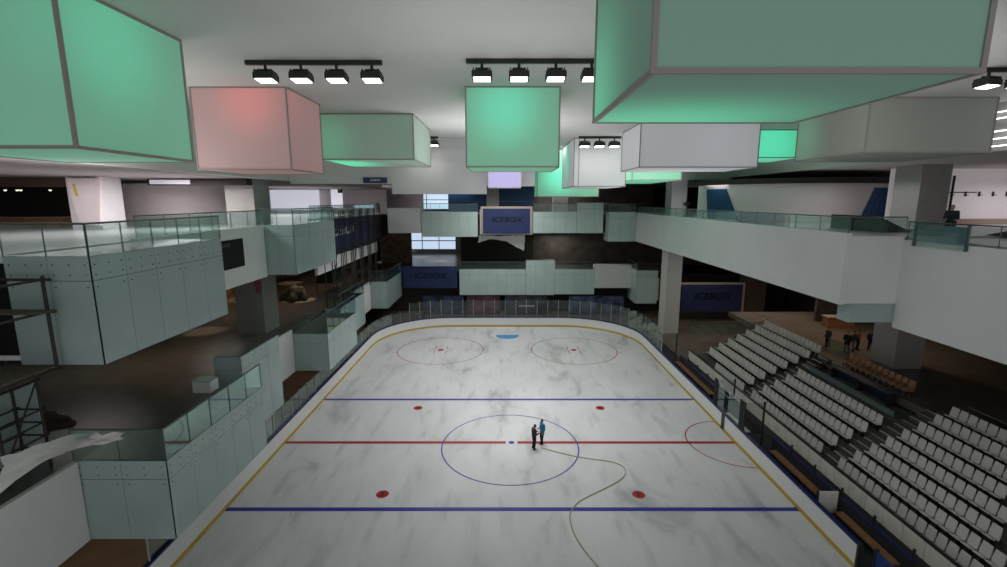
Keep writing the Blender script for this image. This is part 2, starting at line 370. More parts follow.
def balcony(label, x0, x1, y0, y1, z0, z1, zr, faces, m=M_clad, seam=1.4, group=None):
    p = thing('glass_balcony', label, 'balcony', ((x0+x1)/2, (y0+y1)/2, z0), group=group)
    g = .06
    MB().box(x0+(g if 'L' in faces else 0), x1-(g if 'R' in faces else 0), y0+(g if 'F' in faces else 0), y1-(g if 'B' in faces else 0), z0+.02, z1-.02).done('slab_edge', M_back, p)
    MB().box(x0+.1, x1-.1, y0+.1, y1-.1, z1-.02, z1+.01).done('slab_top', M_lfloor if z1 > 10 else M_dfloor, p)
    zs = z1-min(.75, (z1-z0)*.25)
    for fc in faces:
        mb = MB(); bolts = MB(); nb = 0
        A, Bq = (x0, x1) if fc in 'FB' else (y0, y1)
        n = max(1, round((Bq-A)/seam))
        for i in range(n):
            s = A+(Bq-A)*i/n+(.008 if i else 0); e = A+(Bq-A)*(i+1)/n-(.008 if i < n-1 else 0)
            for q0, q1 in ((z0, zs-.01), (zs+.01, z1)):
                if fc == 'F': mb.box(s, e, y0, y0+.03, q0, q1)
                if fc == 'B': mb.box(s, e, y1-.03, y1, q0, q1)
                if fc == 'L': mb.box(x0, x0+.03, s, e, q0, q1)
                if fc == 'R': mb.box(x1-.03, x1, s, e, q0, q1)
            for f_ in (.12, .5, .88):
                q = s+(e-s)*f_
                for zz in (zs+.18, zs+.5) + ((zs-.2,) if f_ != .5 else ()):
                    if fc == 'F' : bolts.cyl((q, y0-.02, zz), (q, y0+.01, zz), .024, n=6)
                    if fc == 'R' : bolts.cyl((x1+.02, q, zz), (x1-.01, q, zz), .024, n=6)
                    if fc == 'L' : bolts.cyl((x0-.02, q, zz), (x0+.01, q, zz), .024, n=6)
        bm_ = bolts.bm; nf = len(mb.bm.faces)
        tmp = bpy.data.meshes.new('tmp'); bm_.to_mesh(tmp); bm_.free(); mb.bm.from_mesh(tmp); bpy.data.meshes.remove(tmp)
        mb.bm.faces.ensure_lookup_table()
        for q in range(nf, len(mb.bm.faces)): mb.bm.faces[q].material_index = 1
        c_ = mb.done('glass_cladding', m, p); c_.data.materials.append(M_clamp)
        if zr:
            ends = {'F': ((x0, y0+.02), (x1, y0+.02)), 'R': ((x1-.02, y0), (x1-.02, y1)), 'L': ((x0+.02, y0), (x0+.02, y1)), 'B': ((x0, y1-.02), (x1, y1-.02))}[fc]
            railing_parts(p, ends[0], ends[1], z1, zr, n)
    return p
ZB, ZT, ZR = 2.6, 5.88, 7.15
# left, lower gallery
struct('trim_4', MB().box(-16.2, -16, 4, 16.45, ZB, ZT), M_whiteL)
struct('trim_5', MB().box(-16.2, -16, 23.8, 34.9, ZB, ZT).box(-16.2, -16, 49.7, 56.3, ZB, ZT), M_whiteL)
balcony('nearest lower glass balcony on the left, beside the white block with the plastic sheet', -16.2, -12.7, 16.5, 23.7, ZB, ZT, ZR, 'FR')
balcony('tall frosted glass balcony just beyond the nearest lower left balcony', -15.7, -14.2, 24.6, 29, ZB, 7.2, None, 'FR')
balcony('square lower left glass balcony jutting toward the ice near the far blue line', -16.2, -13.4, 35, 42, ZB, ZT-.35, ZR, 'FR')
balcony('narrow lower left glass balcony set back behind the square one', -16.2, -14.8, 42.1, 49.6, ZB, ZT, ZR, 'FR')
balcony('lower left corner glass balcony beside the far blue banner', -16.2, -14.0, 56.4, 64.6, ZB, ZT, ZR, 'FR')
# left, upper gallery
UB, UT, UR = 10.4, 13.85, 14.86
mb = MB().box(-16.75, -16.5, 3, 10.6, 10.3, UT).box(-16.75, -16.5, 10.6, 14.0, 13.5, UT).box(-16.75, -16.5, 10.6, 14.0, 10.3, 10.55).box(-16.75, -16.5, 14.0, 14.45, 10.3, UT)
struct('trim_6', mb, M_white)
struct('trim_7', MB().box(-16.75, -16.5, 21.4, 32.9, 10.3, UT).box(-16.75, -16.5, 41.1, 64, 13.75, UT+.1).box(-16.75, -16.5, 41.8, 62, 8.95, 10.25), M_white)
balcony('large nearest upper glass balcony on the left under the green light box', -15.35, -12.7, 14.5, 21.4, UB, UT, UR, 'FR')
balcony('second upper left glass balcony before the scaffolded blue banner', -16.75, -14.5, 33, 41, UB, UT, UR+.1, 'FR')
railing('glass railing on the upper left edge above the black opening', [((-16.55, 21.5), (-16.55, 32.9))], UT, UR)
railing('glass railing at the far upper left above the scaffolded banner', [((-16.55, 41.1), (-16.55, 63.8))], UT+.1, UR+.2)
railing('glass railing on the nearest upper left edge beside the scaffold', [((-16.55, 4), (-16.55, 14.3))], UT, UR)
p = thing('black_opening_panel', 'black opening with white trim left of the nearest upper glass balcony', 'opening', (-16.1, 15, 10.4))
MB().box(-16.9, -15.6, 14.95, 15.05, 10.55, 13.6).done('black_panel', M_black, p)
MB().box(-15.62, -15.37, 14.9, 15.1, 10.4, 13.85).box(-16.9, -15.62, 14.9, 15.1, 13.6, 13.85).box(-16.9, -15.62, 14.9, 15.1, 10.4, 10.56).done('white_trim', M_white, p)
# black service opening on upper left fascia
p = thing('black_opening_panel', 'black rectangular opening with small fittings in the upper left white fascia', 'opening', (-16.5, 27.8, 12.3))
MB().box(-16.52, -16.47, 25.5, 30.1, 11.45, 13.2).done('black_panel', M_black, p)
mb = MB()
for i in range(5): mb.box(-16.47, -16.44, 26.0+.25*i, 26.5+.3*i, 12.95-.3*i, 13.03-.3*i)
mb.done('fitting', M_col, p)
MB().box(-16.47, -16.43, 27.6, 28.6, 12.8, 13.0).box(-16.47, -16.43, 27.6, 27.7, 12.4, 13.0).done('fitting', M_steel, p)
# lettered banners
def banner_front(label, x0, x1, z0, z1, y, frame=None, mletter=M_navy, s=.5, group=None):
    p = thing('banner', label, 'banner', ((x0+x1)/2, y, z0), group=group)
    MB().box(x0, x1, y, y+.06, z0, z1).done('banner_panel', M_blue, p)
    if frame:
        f = .28
        mb = MB().box(x0-f, x1+f, y-.03, y+.12, z1, z1+f)
        if frame != 'top': mb.box(x0-f, x0, y-.03, y+.12, z0, z1)
        mb.box(x1, x1+f, y-.03, y+.12, z0, z1)
        mb.done('banner_frame', M_beige, p)
    W = x1-x0
    text_mesh('lettering', 'ICEBOX', (z1-z0)*s, mletter, p, ((x0+x1)/2, y-.02, z0+(z1-z0)*.56), FRONT @ Matrix.Diagonal((1.15, 1, 1, 1)))
    return p
YW = 64.0
banner_front('navy lettered banner on the far lower gallery, left of the glass panels', -13.7, -6.3, 3.72, 6.7, YW, s=.36)
banner_front('navy lettered banner in the middle of the far upper gallery', -2.75, 3.55, 11.1, 14.45, YW, 'all', s=.30)
banner_front('large beige-framed navy banner hanging right of the right column', 22.9, 30.7, 1.35, 4.9, 60, 'top', s=.33)
p = thing('banner', 'long dark navy banner behind scaffolding along the upper left gallery', 'banner', (-16.4, 51, 10.9))
MB().box(-16.49, -16.42, 41.1, 60, 10.75, 13.75).done('banner_panel', M_blue, p)
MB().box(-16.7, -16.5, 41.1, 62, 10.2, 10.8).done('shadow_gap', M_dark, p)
text_mesh('lettering', 'ICEBOX', 1.25, M_letter, p, (-16.40, 49, 12.5), FACE_PX @ Matrix.Diagonal((1.6, 1, 1, 1)))

# far galleries
def fb(label, x0, x1, z0, z1, zr, y=YW, faces='F', seam=1.3):
    return balcony(label, x0, x1, y, 65.6, z0, z1, zr, faces, M_cladF, seam)
struct('trim_8', MB().box(-15.45, -11.05, YW, 65.5, 11.2, 14.5), M_white)
fb('far upper glass balcony left of the middle navy banner', -10.97, -3.45, 10.7, 14.0, 15.1)
fb('far upper glass balcony just right of the middle navy banner', 3.95, 9.72, 11.2, 14.0, 15.1)
fb('tall far upper glass balcony rising above its neighbours', 9.76, 13.3, 11.2, 15.2, None, faces='F')
fb('far upper right corner glass balcony beside the long white fascia', 13.7, 18.2, 10.2, 14.0, 15.1, 62.6, 'FL')
struct('trim_9', MB().box(-2.86-.3, 3.69+.2, 64.1, 65.5, 11.0, 14.3), M_whiteL)
fb('wide far lower glass balcony right of the lower navy banner', -6.0, 3.02, 2.75, 6.3, 7.3)
fb('tall far lower glass balcony in the middle of the row', 3.06, 6.98, 2.75, 7.5, None)
fb('far lower glass balcony left of the white panel', 7.02, 12.4, 2.85, 6.3, 7.3)
struct('trim_10', MB().box(12.43, 17.4, YW, 65.5, 3.72, 6.85), M_whiteL)
fb('far lower right corner glass balcony beside the grey column', 17.4, 20.2, 2.1, 6.5, 7.4, 61.5, 'FL')
struct('trim_11', MB().box(20.2, 20.9, 63, 65, 2.2, 5.2), M_whiteL)
# dark back walls below and behind
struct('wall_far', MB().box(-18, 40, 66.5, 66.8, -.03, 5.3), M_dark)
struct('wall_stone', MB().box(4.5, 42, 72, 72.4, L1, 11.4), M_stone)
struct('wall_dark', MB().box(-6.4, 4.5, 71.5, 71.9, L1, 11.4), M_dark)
struct('wall_upper_stone', MB().box(4.6, 23, 74, 74.4, L2, 17.9), M_stone)
struct('wall_store', MB().box(-44, -17, 70, 70.3, L2, 17), M_cafe)
# bright windows, emissive wall panes and blue panels of the far galleries
def win(name, x0, y0, x1, y1, Y, m):
    a = at(x0, y0, Y=Y); c = at(x1, y1, Y=Y)
    mb = MB().box(a.x, c.x, Y, Y+.1, c.z, a.z)
    o = struct(name, mb, m); return o, a, c
o, a, c = win('window_1', 404, 192, 449, 209, 78, M_sky)
f = MB().box(a.x, c.x, 77.9, 78.0, 15.55, 15.65)
for i in range(3): q = a.x+(c.x-a.x)*i/2; f.box(q-.05, q+.05, 77.9, 78, c.z, a.z)
f.done('window_frame', M_steel, o)
o, a, c = win('window_2', 405, 228, 456, 249, 88, M_sky)
f = MB()
for i in range(4): q = a.x+(c.x-a.x)*i/3; f.box(q-.06, q+.06, 87.8, 88, c.z, a.z)
f.box(a.x, c.x, 87.8, 88, 8.1, 8.25).done('window_frame', M_steel, o)
win('wall_glow', 268, 172, 320, 210, 69, M_bright)  # brightly lit back wall, its light put in as emission
win('bright_strip', 330, 182, 343, 208, 66.5, M_bright)  # pale strip with the same emissive material
for (x0, y0, x1, y1), lb in (((448, 193, 486, 212), 'blue wall panel left of the grey column on the far upper floor'), ((499, 186, 533, 212), 'blue wall panel right of the grey column on the far upper floor')):
    a = at(x0, y0, Y=70); c = at(x1, y1, Y=70)
    p = thing('wall_panel', lb, 'panel', ((a.x+c.x)/2, 70, c.z))
    MB().box(a.x, c.x, 70, 70.1, c.z, a.z).done('panel_sheet', M_blue2, p)
    MB().box(a.x, c.x, 69.95, 70, 15.35, 15.42).done('panel_rail', M_handrail, p)
struct('wall_slats', MB().box(-27.5, -27.3, 38, 72, L1, 10.6), mat('warm_wood_wall', (.22, .14, .09), .6, .2, var=.5, scale=1.5))
struct('wall_wood', MB().box(-19, -14.3, 74, 74.2, L1, 11.4), mat('warm_wood_wall', (.22, .14, .09), .6, .2, var=.5, scale=1.5))
struct('wall_pink', MB().box(-19, -12.6, 76, 76.2, L2, 17.9), mat('pale_pink_wall', (.42, .38, .40), .6, .2, var=.15, scale=.6))
# columns
def column(x0, x1, y0, y1, z0, z1, m): return struct('column', MB().box(x0, x1, y0, y1, z0, z1), m)
column(-27, -25.1, 30, 31.9, L2, 17, M_colw)
column(-19.55, -17.55, 34, 36.2, L1, 10.6, mat('column_grey_shaded', (.20, .21, .19), .7, .2)); column(-19.55, -17.55, 34, 36.2, L2, 17, M_col); column(-19.55, -17.55, 34, 36.2, 0, 5.3, M_col)  # middle storey: shade on its front put into a darker grey
column(-15.4, -14.5, 27.2, 28.2, 0, 2.55, M_colw)
column(18.95, 20.65, 54.5, 56.6, 0, 10.9, mat('column_grey_lit', (.66, .65, .61), .7, .2)); column(18.95, 20.65, 54.5, 56.6, L2, 17.9, M_colw)  # lower part: grey lightened in colour in place of light reaching it
column(27.8, 29.8, 32.4, 34.6, 3.7, 10.9, mat('column_lower', (.42, .40, .38), .7, .2)); column(27.8, 29.8, 32.4, 34.6, L2, 17.9, M_col)
column(31.4, 34, 60.5, 62.5, 0, 10.9, M_brown)
for x0, x1 in ((486.5, 499), (553.5, 568)):
    a = at(x0, 200, Y=68); c = at(x1, 200, Y=68); column(a.x, c.x, 68, 69.8, L2, 17.9, M_col)
# right upper fascia
struct('trim_12', MB().box(17.3, 17.55, 24, 62.5, 10.25, 13.92), M_white)
struct('trim_13', MB().box(17.55, 20.2, 24, 24.25, 10.3, 13.75), M_white)
struct('trim_14', MB().box(20.2, 20.45, 3, 24.0, 9.05, 13.6), M_white)
p = thing('glass_soffit_box', 'small teal glass box hanging under the step of the right white fascia', 'balcony', (18.4, 24.6, 9.3))
MB().box(17.9, 20.3, 24.05, 24.9, 9.3, 10.28).done('glass_cladding', M_clad, p)
railing('long glass railing on the right white upper gallery fascia', [((17.4, 62), (17.4, 24.1)), ((17.4, 24.1), (20.3, 24.1))], 13.92, 14.72, 2.2)
railing('nearest right glass railing in front of the leaning person', [((20.32, 24), (20.32, 6))], 13.6, 14.5, 2.2)
p = thing('glass_screen', 'bluish glass screen box on the right railing below the leaning person', 'glass screen', (20.1, 22, 13.35))
MB().box(20.06, 20.1, 20.6, 23.4, 13.35, 14.4).done('glass_pane', M_rail, p)
MB().box(20.12, 20.16, 20.6, 23.4, 13.6, 14.4).done('glass_pane', mat('screen_backing', (.22, .30, .34), .3), p)
for y in (20.65, 23.3): MB().box(20.04, 20.18, y-.03, y+.03, 13.35, 14.48).done('screen_post', M_handrail, p)

# ------------------------------------------------------------------ hanging light boxes
GREEN = (.06, .46, .27)
def lightbox(label, x0, x1, y0, y1, z0, base, edge, glow, cen, rad, es=1.0, faces='FLRB', scale=(1, 1, 1), fr=.06, split=None):
    z1 = CZ
    cx, cy = (x0+x1)/2, (y0+y1)/2
    p = thing('ceiling_light_box', label, 'light box', (cx, cy, z0))
    cw = (x0+(x1-x0)*cen[0], y0+(y1-y0)*cen[1], z0+(z1-z0)*cen[2])
    m = lightbox_mat('lightbox_fabric', base, edge, glow, cw, rad, es, scale)
    i = .03
    for fc in 'FBLR':
        mb = MB()
        if fc == 'F': mb.box(x0+i, x1-i, y0+i, y0+i+.02, z0+i, z1)
        if fc == 'B': mb.box(x0+i, x1-i, y1-i-.02, y1-i, z0+i, z1)
        if fc == 'L': mb.box(x0+i, x0+i+.02, y0+i+.02, y1-i-.02, z0+i, z1)
        if fc == 'R': mb.box(x1-i-.02, x1-i, y0+i+.02, y1-i-.02, z0+i, z1)
        mb.done('side_panel', m, p)
    MB().box(x0+i, x1-i, y0+i, y1-i, z0+i-.01, z0+i+.01).done('bottom_panel', m, p)
    mb = MB(); w = fr
    for x in (x0, x1-w):
        for y in (y0, y1-w): mb.box(x, x+w, y, y+w, z0+w, z1-w)
        for z in (z0, z1-w): mb.box(x, x+w, y0+w, y1-w, z, z+w)
    for y in (y0, y1-w):
        for z in (z0, z1-w): mb.box(x0, x1, y, y+w, z, z+w)
        if split:
            for q in split: mb.box(x0+(x1-x0)*q-.025, x0+(x1-x0)*q+.025, y, y+w, z0+w, z1-w)
    mb.done('box_frame', M_frame, p)
    return p
WB = (.5, .5, .5); GB = (.30, .42, .36)
lightbox('large green light box at upper left, nearest on that side', -13.4, -9.45, 10.9, 15.0, 16.69, GB, (.05, .19, .115), (.05, .33, .19), (.97, .35, .75), 2.6, 1.0, fr=.075)
lightbox('pinkish red light box left of the hanging spotlights', -13.04, -9.0, 20.8, 24.5, 16.82, (.46, .355, .34), (.13, .06, .065), (.40, .09, .09), (.6, .2, .85), 2.4, 1.0)
lightbox('low grey and green light box right behind the red one', -10.1, -4.9, 27.0, 33.2, 17.75, (.42, .50, .45), (.035, .07, .05), (.05, .75, .34), (.05, .5, .35), 3.6, 1.0, scale=(1.0, .8, 1))
lightbox('square bright green light box hanging over the middle of the rink', -1.6, 2.37, 20.74, 24.1, 16.93, GB, (.05, .20, .11), (.055, .50, .31), (.42, .2, .72), 2.5, 1.0)
lightbox('huge dark green light box at upper right, nearest to the viewer', 1.83, 6.0, 6.28, 10.25, 17.12, (.27, .38, .33), (.018, .055, .036), (.06, .40, .22), (.35, 1.0, .0), 3.4, 1.0, fr=.07, scale=(.8, .9, 1))
lightbox('white light box with grey frame under three small spotlights', 5.35, 9.4, 37.4, 44.4, 16.58, (.60, .62, .62), (.16, .17, .175), (.04, .38, .24), (0, .6, .6), 2.4, 1.0, split=(.1,))
lightbox('wide white light box behind the huge green one', 8.3, 15.6, 30.0, 34.6, 17.53, (.62, .62, .63), (.13, .135, .145), (.17, .165, .19), (.7, 0, .5), 3.5, 1.0)
lightbox('small bright green light box between the white and the grey ones', 15.75, 20.0, 33.0, 37, 18.35, GB, (.05, .40, .22), (.06, .62, .36), (.5, 0, .5), 3, 1.0)
lightbox('long grey unlit light box at right', 16.73, 22.6, 22.8, 28.2, 17.72, (.40, .42, .38), (.004, .006, .004), (.02, .12, .06), (0, .9, .5), 2.6, 1.0)
lightbox('low bright green light box below the white box with spotlights', 3.12, 8.9, 45.2, 49.2, 15.86, GB, (.05, .24, .13), (.06, .66, .40), (.35, 0, .45), 2.7, 1.0)
lightbox('small lavender glowing box below the middle green light box', -1.08, 1.25, 34.0, 36.5, 16.42, (.26, .24, .36), (.10, .09, .22), (.12, .11, .26), (.5, 0, .5), 1.5, 1.0, fr=.05)
lightbox('green edged light box behind the wide white one at the far right', 10.8, 15.0, 41.0, 50.0, 17.2, GB, (.06, .34, .18), (.06, .40, .22), (.5, .5, 0), 4, 1.0)

# ------------------------------------------------------------------ track lights
def add_light(kind, loc, energy, col=(1, 1, 1), size=.3, rot=(0, 0, 0), spot=None, blend=.6, sy=None, name='lamp', spread=None):
    d = bpy.data.lights.new(name, kind); d.energy = energy; d.color = col
    if kind == 'AREA':
        d.size = size
        if spread: d.spread = math.radians(spread)
        if sy: d.shape = 'RECTANGLE'; d.size_y = sy
    elif kind != 'SUN': d.shadow_soft_size = size
    if spot: d.spot_size = math.radians(spot); d.spot_blend = blend
    o = bpy.data.objects.new(name, d); COL.objects.link(o); o.location = loc; o.rotation_euler = rot
    return o
def track(label, x0, x1, y, heads, tilt=-.10, sc=1.0, yaw=0, en=300):
    p = thing('track_light', label, 'track light', ((x0+x1)/2, y, CZ))
    MB().box(x0, x1, y-.07, y+.07, CZ-.14, CZ).done('track_rail', M_headm, p)
    for hx in heads:
        z = CZ-.54*sc
        Rm = Matrix.Translation((hx, y, z)) @ Matrix.Rotation(yaw, 4, 'Z') @ Matrix.Rotation(tilt, 4, 'X')
        mb = MB().box(-.34*sc, .34*sc, -.26*sc, .26*sc, -.10*sc, .12*sc, .03)
        for k in range(6): mb.box((-.3+.11*k)*sc, (-.26+.11*k)*sc, -.24*sc, .24*sc, .12*sc, .2*sc)
        bmesh.ops.transform(mb.bm, matrix=Rm, verts=mb.bm.verts)
        h = mb.done('lamp_head', M_headm, p)
        mb = MB().box(-.28*sc, .28*sc, -.21*sc, .21*sc, -.115*sc, -.10*sc)
        bmesh.ops.transform(mb.bm, matrix=Rm, verts=mb.bm.verts); mb.done('lamp_lens', M_lens, h)
        mb = MB().cyl((hx, y, CZ-.1), (hx, y, CZ-.32*sc), .05).cyl((hx-.2*sc, y, z), (hx-.2*sc, y, CZ-.3*sc), .03).cyl((hx+.2*sc, y, z), (hx+.2*sc, y, CZ-.3*sc), .03).box(hx-.22*sc, hx+.22*sc, y-.04, y+.04, CZ-.34*sc, CZ-.28*sc)
        for t_ in range(5): pass
        mb.done('lamp_bracket', M_headm, h)
        add_light('SPOT', Rm @ Vector((0, 0, -.2)), en, (1, .985, .96), .25, (tilt, 0, yaw), 130, 1.0, name='spot_lamp')
    return p
track('black track with four spotlights left, above the red light box', -8.7, -4.1, 17.1, (-8.05, -6.85, -5.65, -4.45), en=25)
track('black track with four spotlights above the square green light box', -1.25, 3.3, 16.92, (-.72, .52, 1.75, 2.95), en=40)
track('small black track with three spotlights above the far white light box', 5.55, 8.7, 36.5, (6.0, 7.1, 8.2), en=60, sc=1.15)
track('black track with spotlights at the right edge beside the huge green box', 17.0, 22, 18.0, (17.3, 18.45, 19.6), yaw=.25, en=30)
track('distant black track light beyond the grey and green box', -7.6, -4.85, 36.6, (-5.15, -6.6), en=80)
for i, (y0, y1, z, lb) in enumerate(((20.5, 24.3, 19.75, 'topmost'), (20.5, 24.25, 19.45, 'second'), (20.5, 24.2, 18.85, 'third'), (20.5, 24.25, 18.5, 'fourth'), (20.5, 24.3, 18.15, 'lowest'))):
    p = thing('linear_light', f'{lb} thin white light tube at the right edge under the ceiling', 'light tube', (23.95, y0, z))
    MB().cyl((23.93, y0, z), (23.93, y1, z), .028).done('glow_tube', M_tube, p)
    MB().box(23.95, 24.0, y0, y1, z-.03, z+.03).done('tube_housing', M_ceil, p)

# ------------------------------------------------------------------ stands
SX0, TR, RS, SZ0 = 18.4, .81, .425, .73
def tier_x(i): return 17.78+TR*i
mb = MB()
YE = 43.6
for i in range(8):
    for ya, yb in (((8, YE),) if i < 6 else ((8, 25.35), (34.7, YE))): mb.box(tier_x(i), tier_x(i)+TR+.01, ya, yb, -.03, SZ0+RS*i)
struct('stand_tiers', mb, M_tier)
struct('concourse_floor', MB().box(tier_x(8), RX, 2, 50, 3.2, 3.7), M_cfloor)
# aisle steps: two half-height steps per tier with pale nosings
mb = MB(); nb = MB()
for y0, y1 in ((33.6, 34.65), (24.25, 25.3)):
    for i in range(8 if y0 < 30 else 8):
        z = SZ0+RS*i
        mb.box(tier_x(i)+TR*.5, tier_x(i+1), y0, y1, z, z+RS*.5)
        nb.box(tier_x(i)+TR*.5-.01, tier_x(i)+TR*.5+.1, y0, y1, z+RS*.5-.02, z+RS*.5+.012)
        nb.box(tier_x(i)-.01, tier_x(i)+.1, y0, y1, z-.02, z+.012)
struct('aisle_steps', mb, M_tier); struct('step_nosings', nb, M_nose)
nb = MB()
for i in range(1, 8):
    for ya, yb in (((8, YE),) if i < 6 else ((8, 25.35), (34.7, YE))): nb.box(tier_x(i)-.012, tier_x(i)+.05, ya, yb, SZ0+RS*i-.04, SZ0+RS*i+.008)
struct('tier_edges', nb, mat('tier_edge', (.15, .14, .13), .7))

def seat_proto():
    t = thing('stadium_seat', 'x', 'seat')
    # local: seat faces -X, centre of back at origin plane, floor z=0
    mb = MB().prism([(x, -.215, z) for x, z in ((.02, .36), (.07, .60), (.13, .93), (.175, .935), (.13, .60), (.08, .36))], (0, .43, 0))
    for v in mb.bm.verts:
        if v.co.z > .8: v.co.y *= .92
    bmesh.ops.bevel(mb.bm, geom=list(mb.bm.edges), offset=.014, segments=1, affect='EDGES')
    local(mb.done('backrest', M_seat), t)
    # seat pan half tipped up in front of the back
    mb = MB().prism([(x, -.195, z) for x, z in ((-.02, .33), (-.25, .43), (-.265, .47), (-.24, .50), (-.12, .455), (-.02, .42), (.02, .38))], (0, .39, 0))
    bmesh.ops.bevel(mb.bm, geom=list(mb.bm.edges), offset=.01, segments=1, affect='EDGES')
    local(mb.done('seat_pan', M_seat), t)
    mb = MB().box(-.03, .1, -.05, .05, 0, .40).box(-.08, .14, -.2, .2, .34, .40)
    local(mb.done('seat_bracket', M_seatleg), t)
    return t
ORD = 'first second third fourth fifth sixth seventh eighth ninth tenth eleventh twelfth thirteenth fourteenth fifteenth sixteenth seventeenth eighteenth'.split()
ROWN = ['front', 'second', 'third', 'fourth', 'fifth', 'sixth', 'seventh', 'top']
proto = seat_proto(); used = False; NSEAT = 0
def put_seat(i, y, k, block, group):
    global used, NSEAT
    loc = (SX0+TR*i-.02, y, SZ0+RS*i)
    lab = f'white plastic stadium seat, {ORD[k]} from the far end, {ROWN[i]} row, {block} block'
    if not used:
        proto.matrix_local = Matrix.Translation(loc); proto['label'] = lab; proto['group'] = group; used = True
    else: dup(proto, loc, 0, lab, group)
    NSEAT += 1
SP = .5
for i in range(8):
    ys = 43.0 if i else 39.9; n = 16 if i else 10
    n = 16 if i else 10
    for k in range(n): put_seat(i, 42.55-SP*k if i else 39.4-SP*k, k, 'far', 'white seats of the far block')
for i in range(5):
    for k in range(16): put_seat(i, 33.25-SP*k, k, 'middle', 'white seats of the middle block')
for i, n in enumerate((17, 16, 14, 13, 11, 10, 9, 7)):
    for k in range(n): put_seat(i, 23.9-SP*k, k, 'nearest', 'white seats of the nearest block')
print('SEATS', NSEAT)
# front parapet of pale panels
p = thing('stand_parapet', 'long parapet of pale square panels below the front seats', 'parapet', (17.65, 26, 0))
mb = MB(); y = 10.0
while y < 43.4:
    mb.box(17.62, 17.68, y+.02, min(y+1.1, 43.5)-.02, .68, 1.53); y += 1.1
mb.done('parapet_panel', M_parapet, p)
MB().box(17.68, 17.76, 10, 43.5, 0, 1.53).done('parapet_wall', M_tier, p)
MB().box(17.6, 17.78, 10, 43.5, 1.53, 1.58).done('parapet_cap', M_steel, p)
railing('low glass screen closing the far end of the seat stands', [((17.7, 43.7), (25, 43.7))], 3.0, 4.2)
# stair handrail at the far end of the stands
p = thing('stair_handrail', 'slanting steel handrail beside the far end of the stands', 'handrail', (18, 44.2, 0))
mb = MB().cyl((17.8, 44.1, 1.6), (25.5, 44.6, 4.4), .035)
for i in range(6): q = i/5; mb.cyl((17.8+7.7*q, 44.1+.5*q, .4+2.8*q), (17.8+7.7*q, 44.1+.5*q, 1.6+2.8*q), .025)
mb.done('rail_tube', mat('handrail_grey', (.3, .29, .28), .4, .4, .5), p)
# players' benches behind the boards
struct('bench_floor', MB().box(15.2, 17.65, 8, 57, -.03, .03), M_rubber)
def players_bench(label, y0, y1):
    p = thing('players_bench', label, 'bench', (16.4, (y0+y1)/2, .03))
    MB().box(16.2, 16.62, y0, y1, .48, .56).done('bench_seat', M_wood, p)
    n = max(2, int((y1-y0)/2.2))
    for i in range(n+1):
        y = y0+.1+(y1-y0-.2)*i/n
        MB().box(16.25, 16.55, y-.04, y+.04, .03, .48).done('leg', M_steel, p)
players_bench('long wooden players bench beyond the far gate post', 35.3, 43.0)
players_bench('wooden bench behind the right boards opposite the centre circle', 22.2, 26.8)
players_bench('nearest wooden bench behind the right boards at the open gate', 17.6, 21.0)
for y0, y1, lb in ((33.0, 43.4, 'blue capped back wall of the far players bench'), (17.2, 27.6, 'blue capped back wall of the near players bench')):
    p = thing('bench_back_wall', lb, 'wall', (16.8, (y0+y1)/2, 0))
    MB().box(16.78, 16.86, y0, y1, .03, .95).done('wall_panel', M_rubber, p)
    MB().box(16.74, 16.9, y0, y1, .95, 1.03).done('wall_cap', M_bluecap, p)
    mbp = MB(); y = y0+.1
    while y < y1: mbp.box(16.78, 16.86, y-.04, y+.04, 1.03, 1.5); y += 2.1
    mbp.done('screen_post', M_steel, p)
p = thing('penalty_box_screen', 'white panel partition between the two near players benches', 'partition', (16.2, 21.6, 0))
MB().box(15.7, 16.7, 21.55, 21.62, .1, 1.25).done('partition_panel', M_parapet, p)
MB().box(15.66, 15.7, 21.5, 21.66, .03, 1.3).box(16.7, 16.74, 21.5, 21.66, .03, 1.3).done('partition_post', M_steel, p)
p = thing('timekeeper_table', 'pale narrow table behind the boards opposite the red line', 'table', (15.8, 30, 0))
MB().box(15.5, 15.95, 28.6, 31.4, .78, .83).done('tabletop', M_parapet, p)
for y in (28.7, 31.3): MB().box(15.55, 15.9, y-.03, y+.03, .03, .78).done('leg', M_steel, p)
p = thing('blue_gate', 'blue painted gate leaf standing open at the near right boards', 'gate', (15.8, 17.2, 0))
MB().box(15.45, 15.55, 16.7, 17.5, .08, 1.2).done('gate_leaf', mat('gate_blue', (.02, .05, .22), .4), p)
MB().box(15.42, 15.58, 17.5, 17.6, .03, 1.3).done('gate_post', M_steel, p)

# VIP terrace with tan armchairs behind the middle block
struct('terrace_floor', MB().box(tier_x(6), tier_x(8), 25.35, 34.7, 2.6, 3.1), M_tier)
p = thing('glass_barrier', 'low teal glass barrier above the middle block of seats', 'barrier', (22.75, 29.3, 3.1))
MB().box(22.73, 22.77, 26.0, 34.4, 2.9, 3.42).done('barrier_glass', mat('barrier_teal', (.16, .22, .22), .15, .5), p)
MB().box(22.70, 22.80, 26.0, 34.4, 3.42, 3.46).done('barrier_cap', M_handrail, p)
p = thing('long_table', 'long dark blue topped table in front of the tan armchairs', 'table', (23.7, 30.2, 3.1))
MB().box(23.4, 24.1, 27.4, 32.6, 3.83, 3.91).done('tabletop', mat('table_navy', (.018, .026, .055), .35, .4), p)
MB().box(23.95, 24.0, 27.5, 32.5, 3.1, 3.83).done('modesty_panel', mat('table_navy', (.018, .026, .055)), p)
for y in (27.5, 30.0, 32.5): MB().box(23.5, 23.95, y-.04, y+.04, 3.1, 3.83).done('leg', M_steel, p)
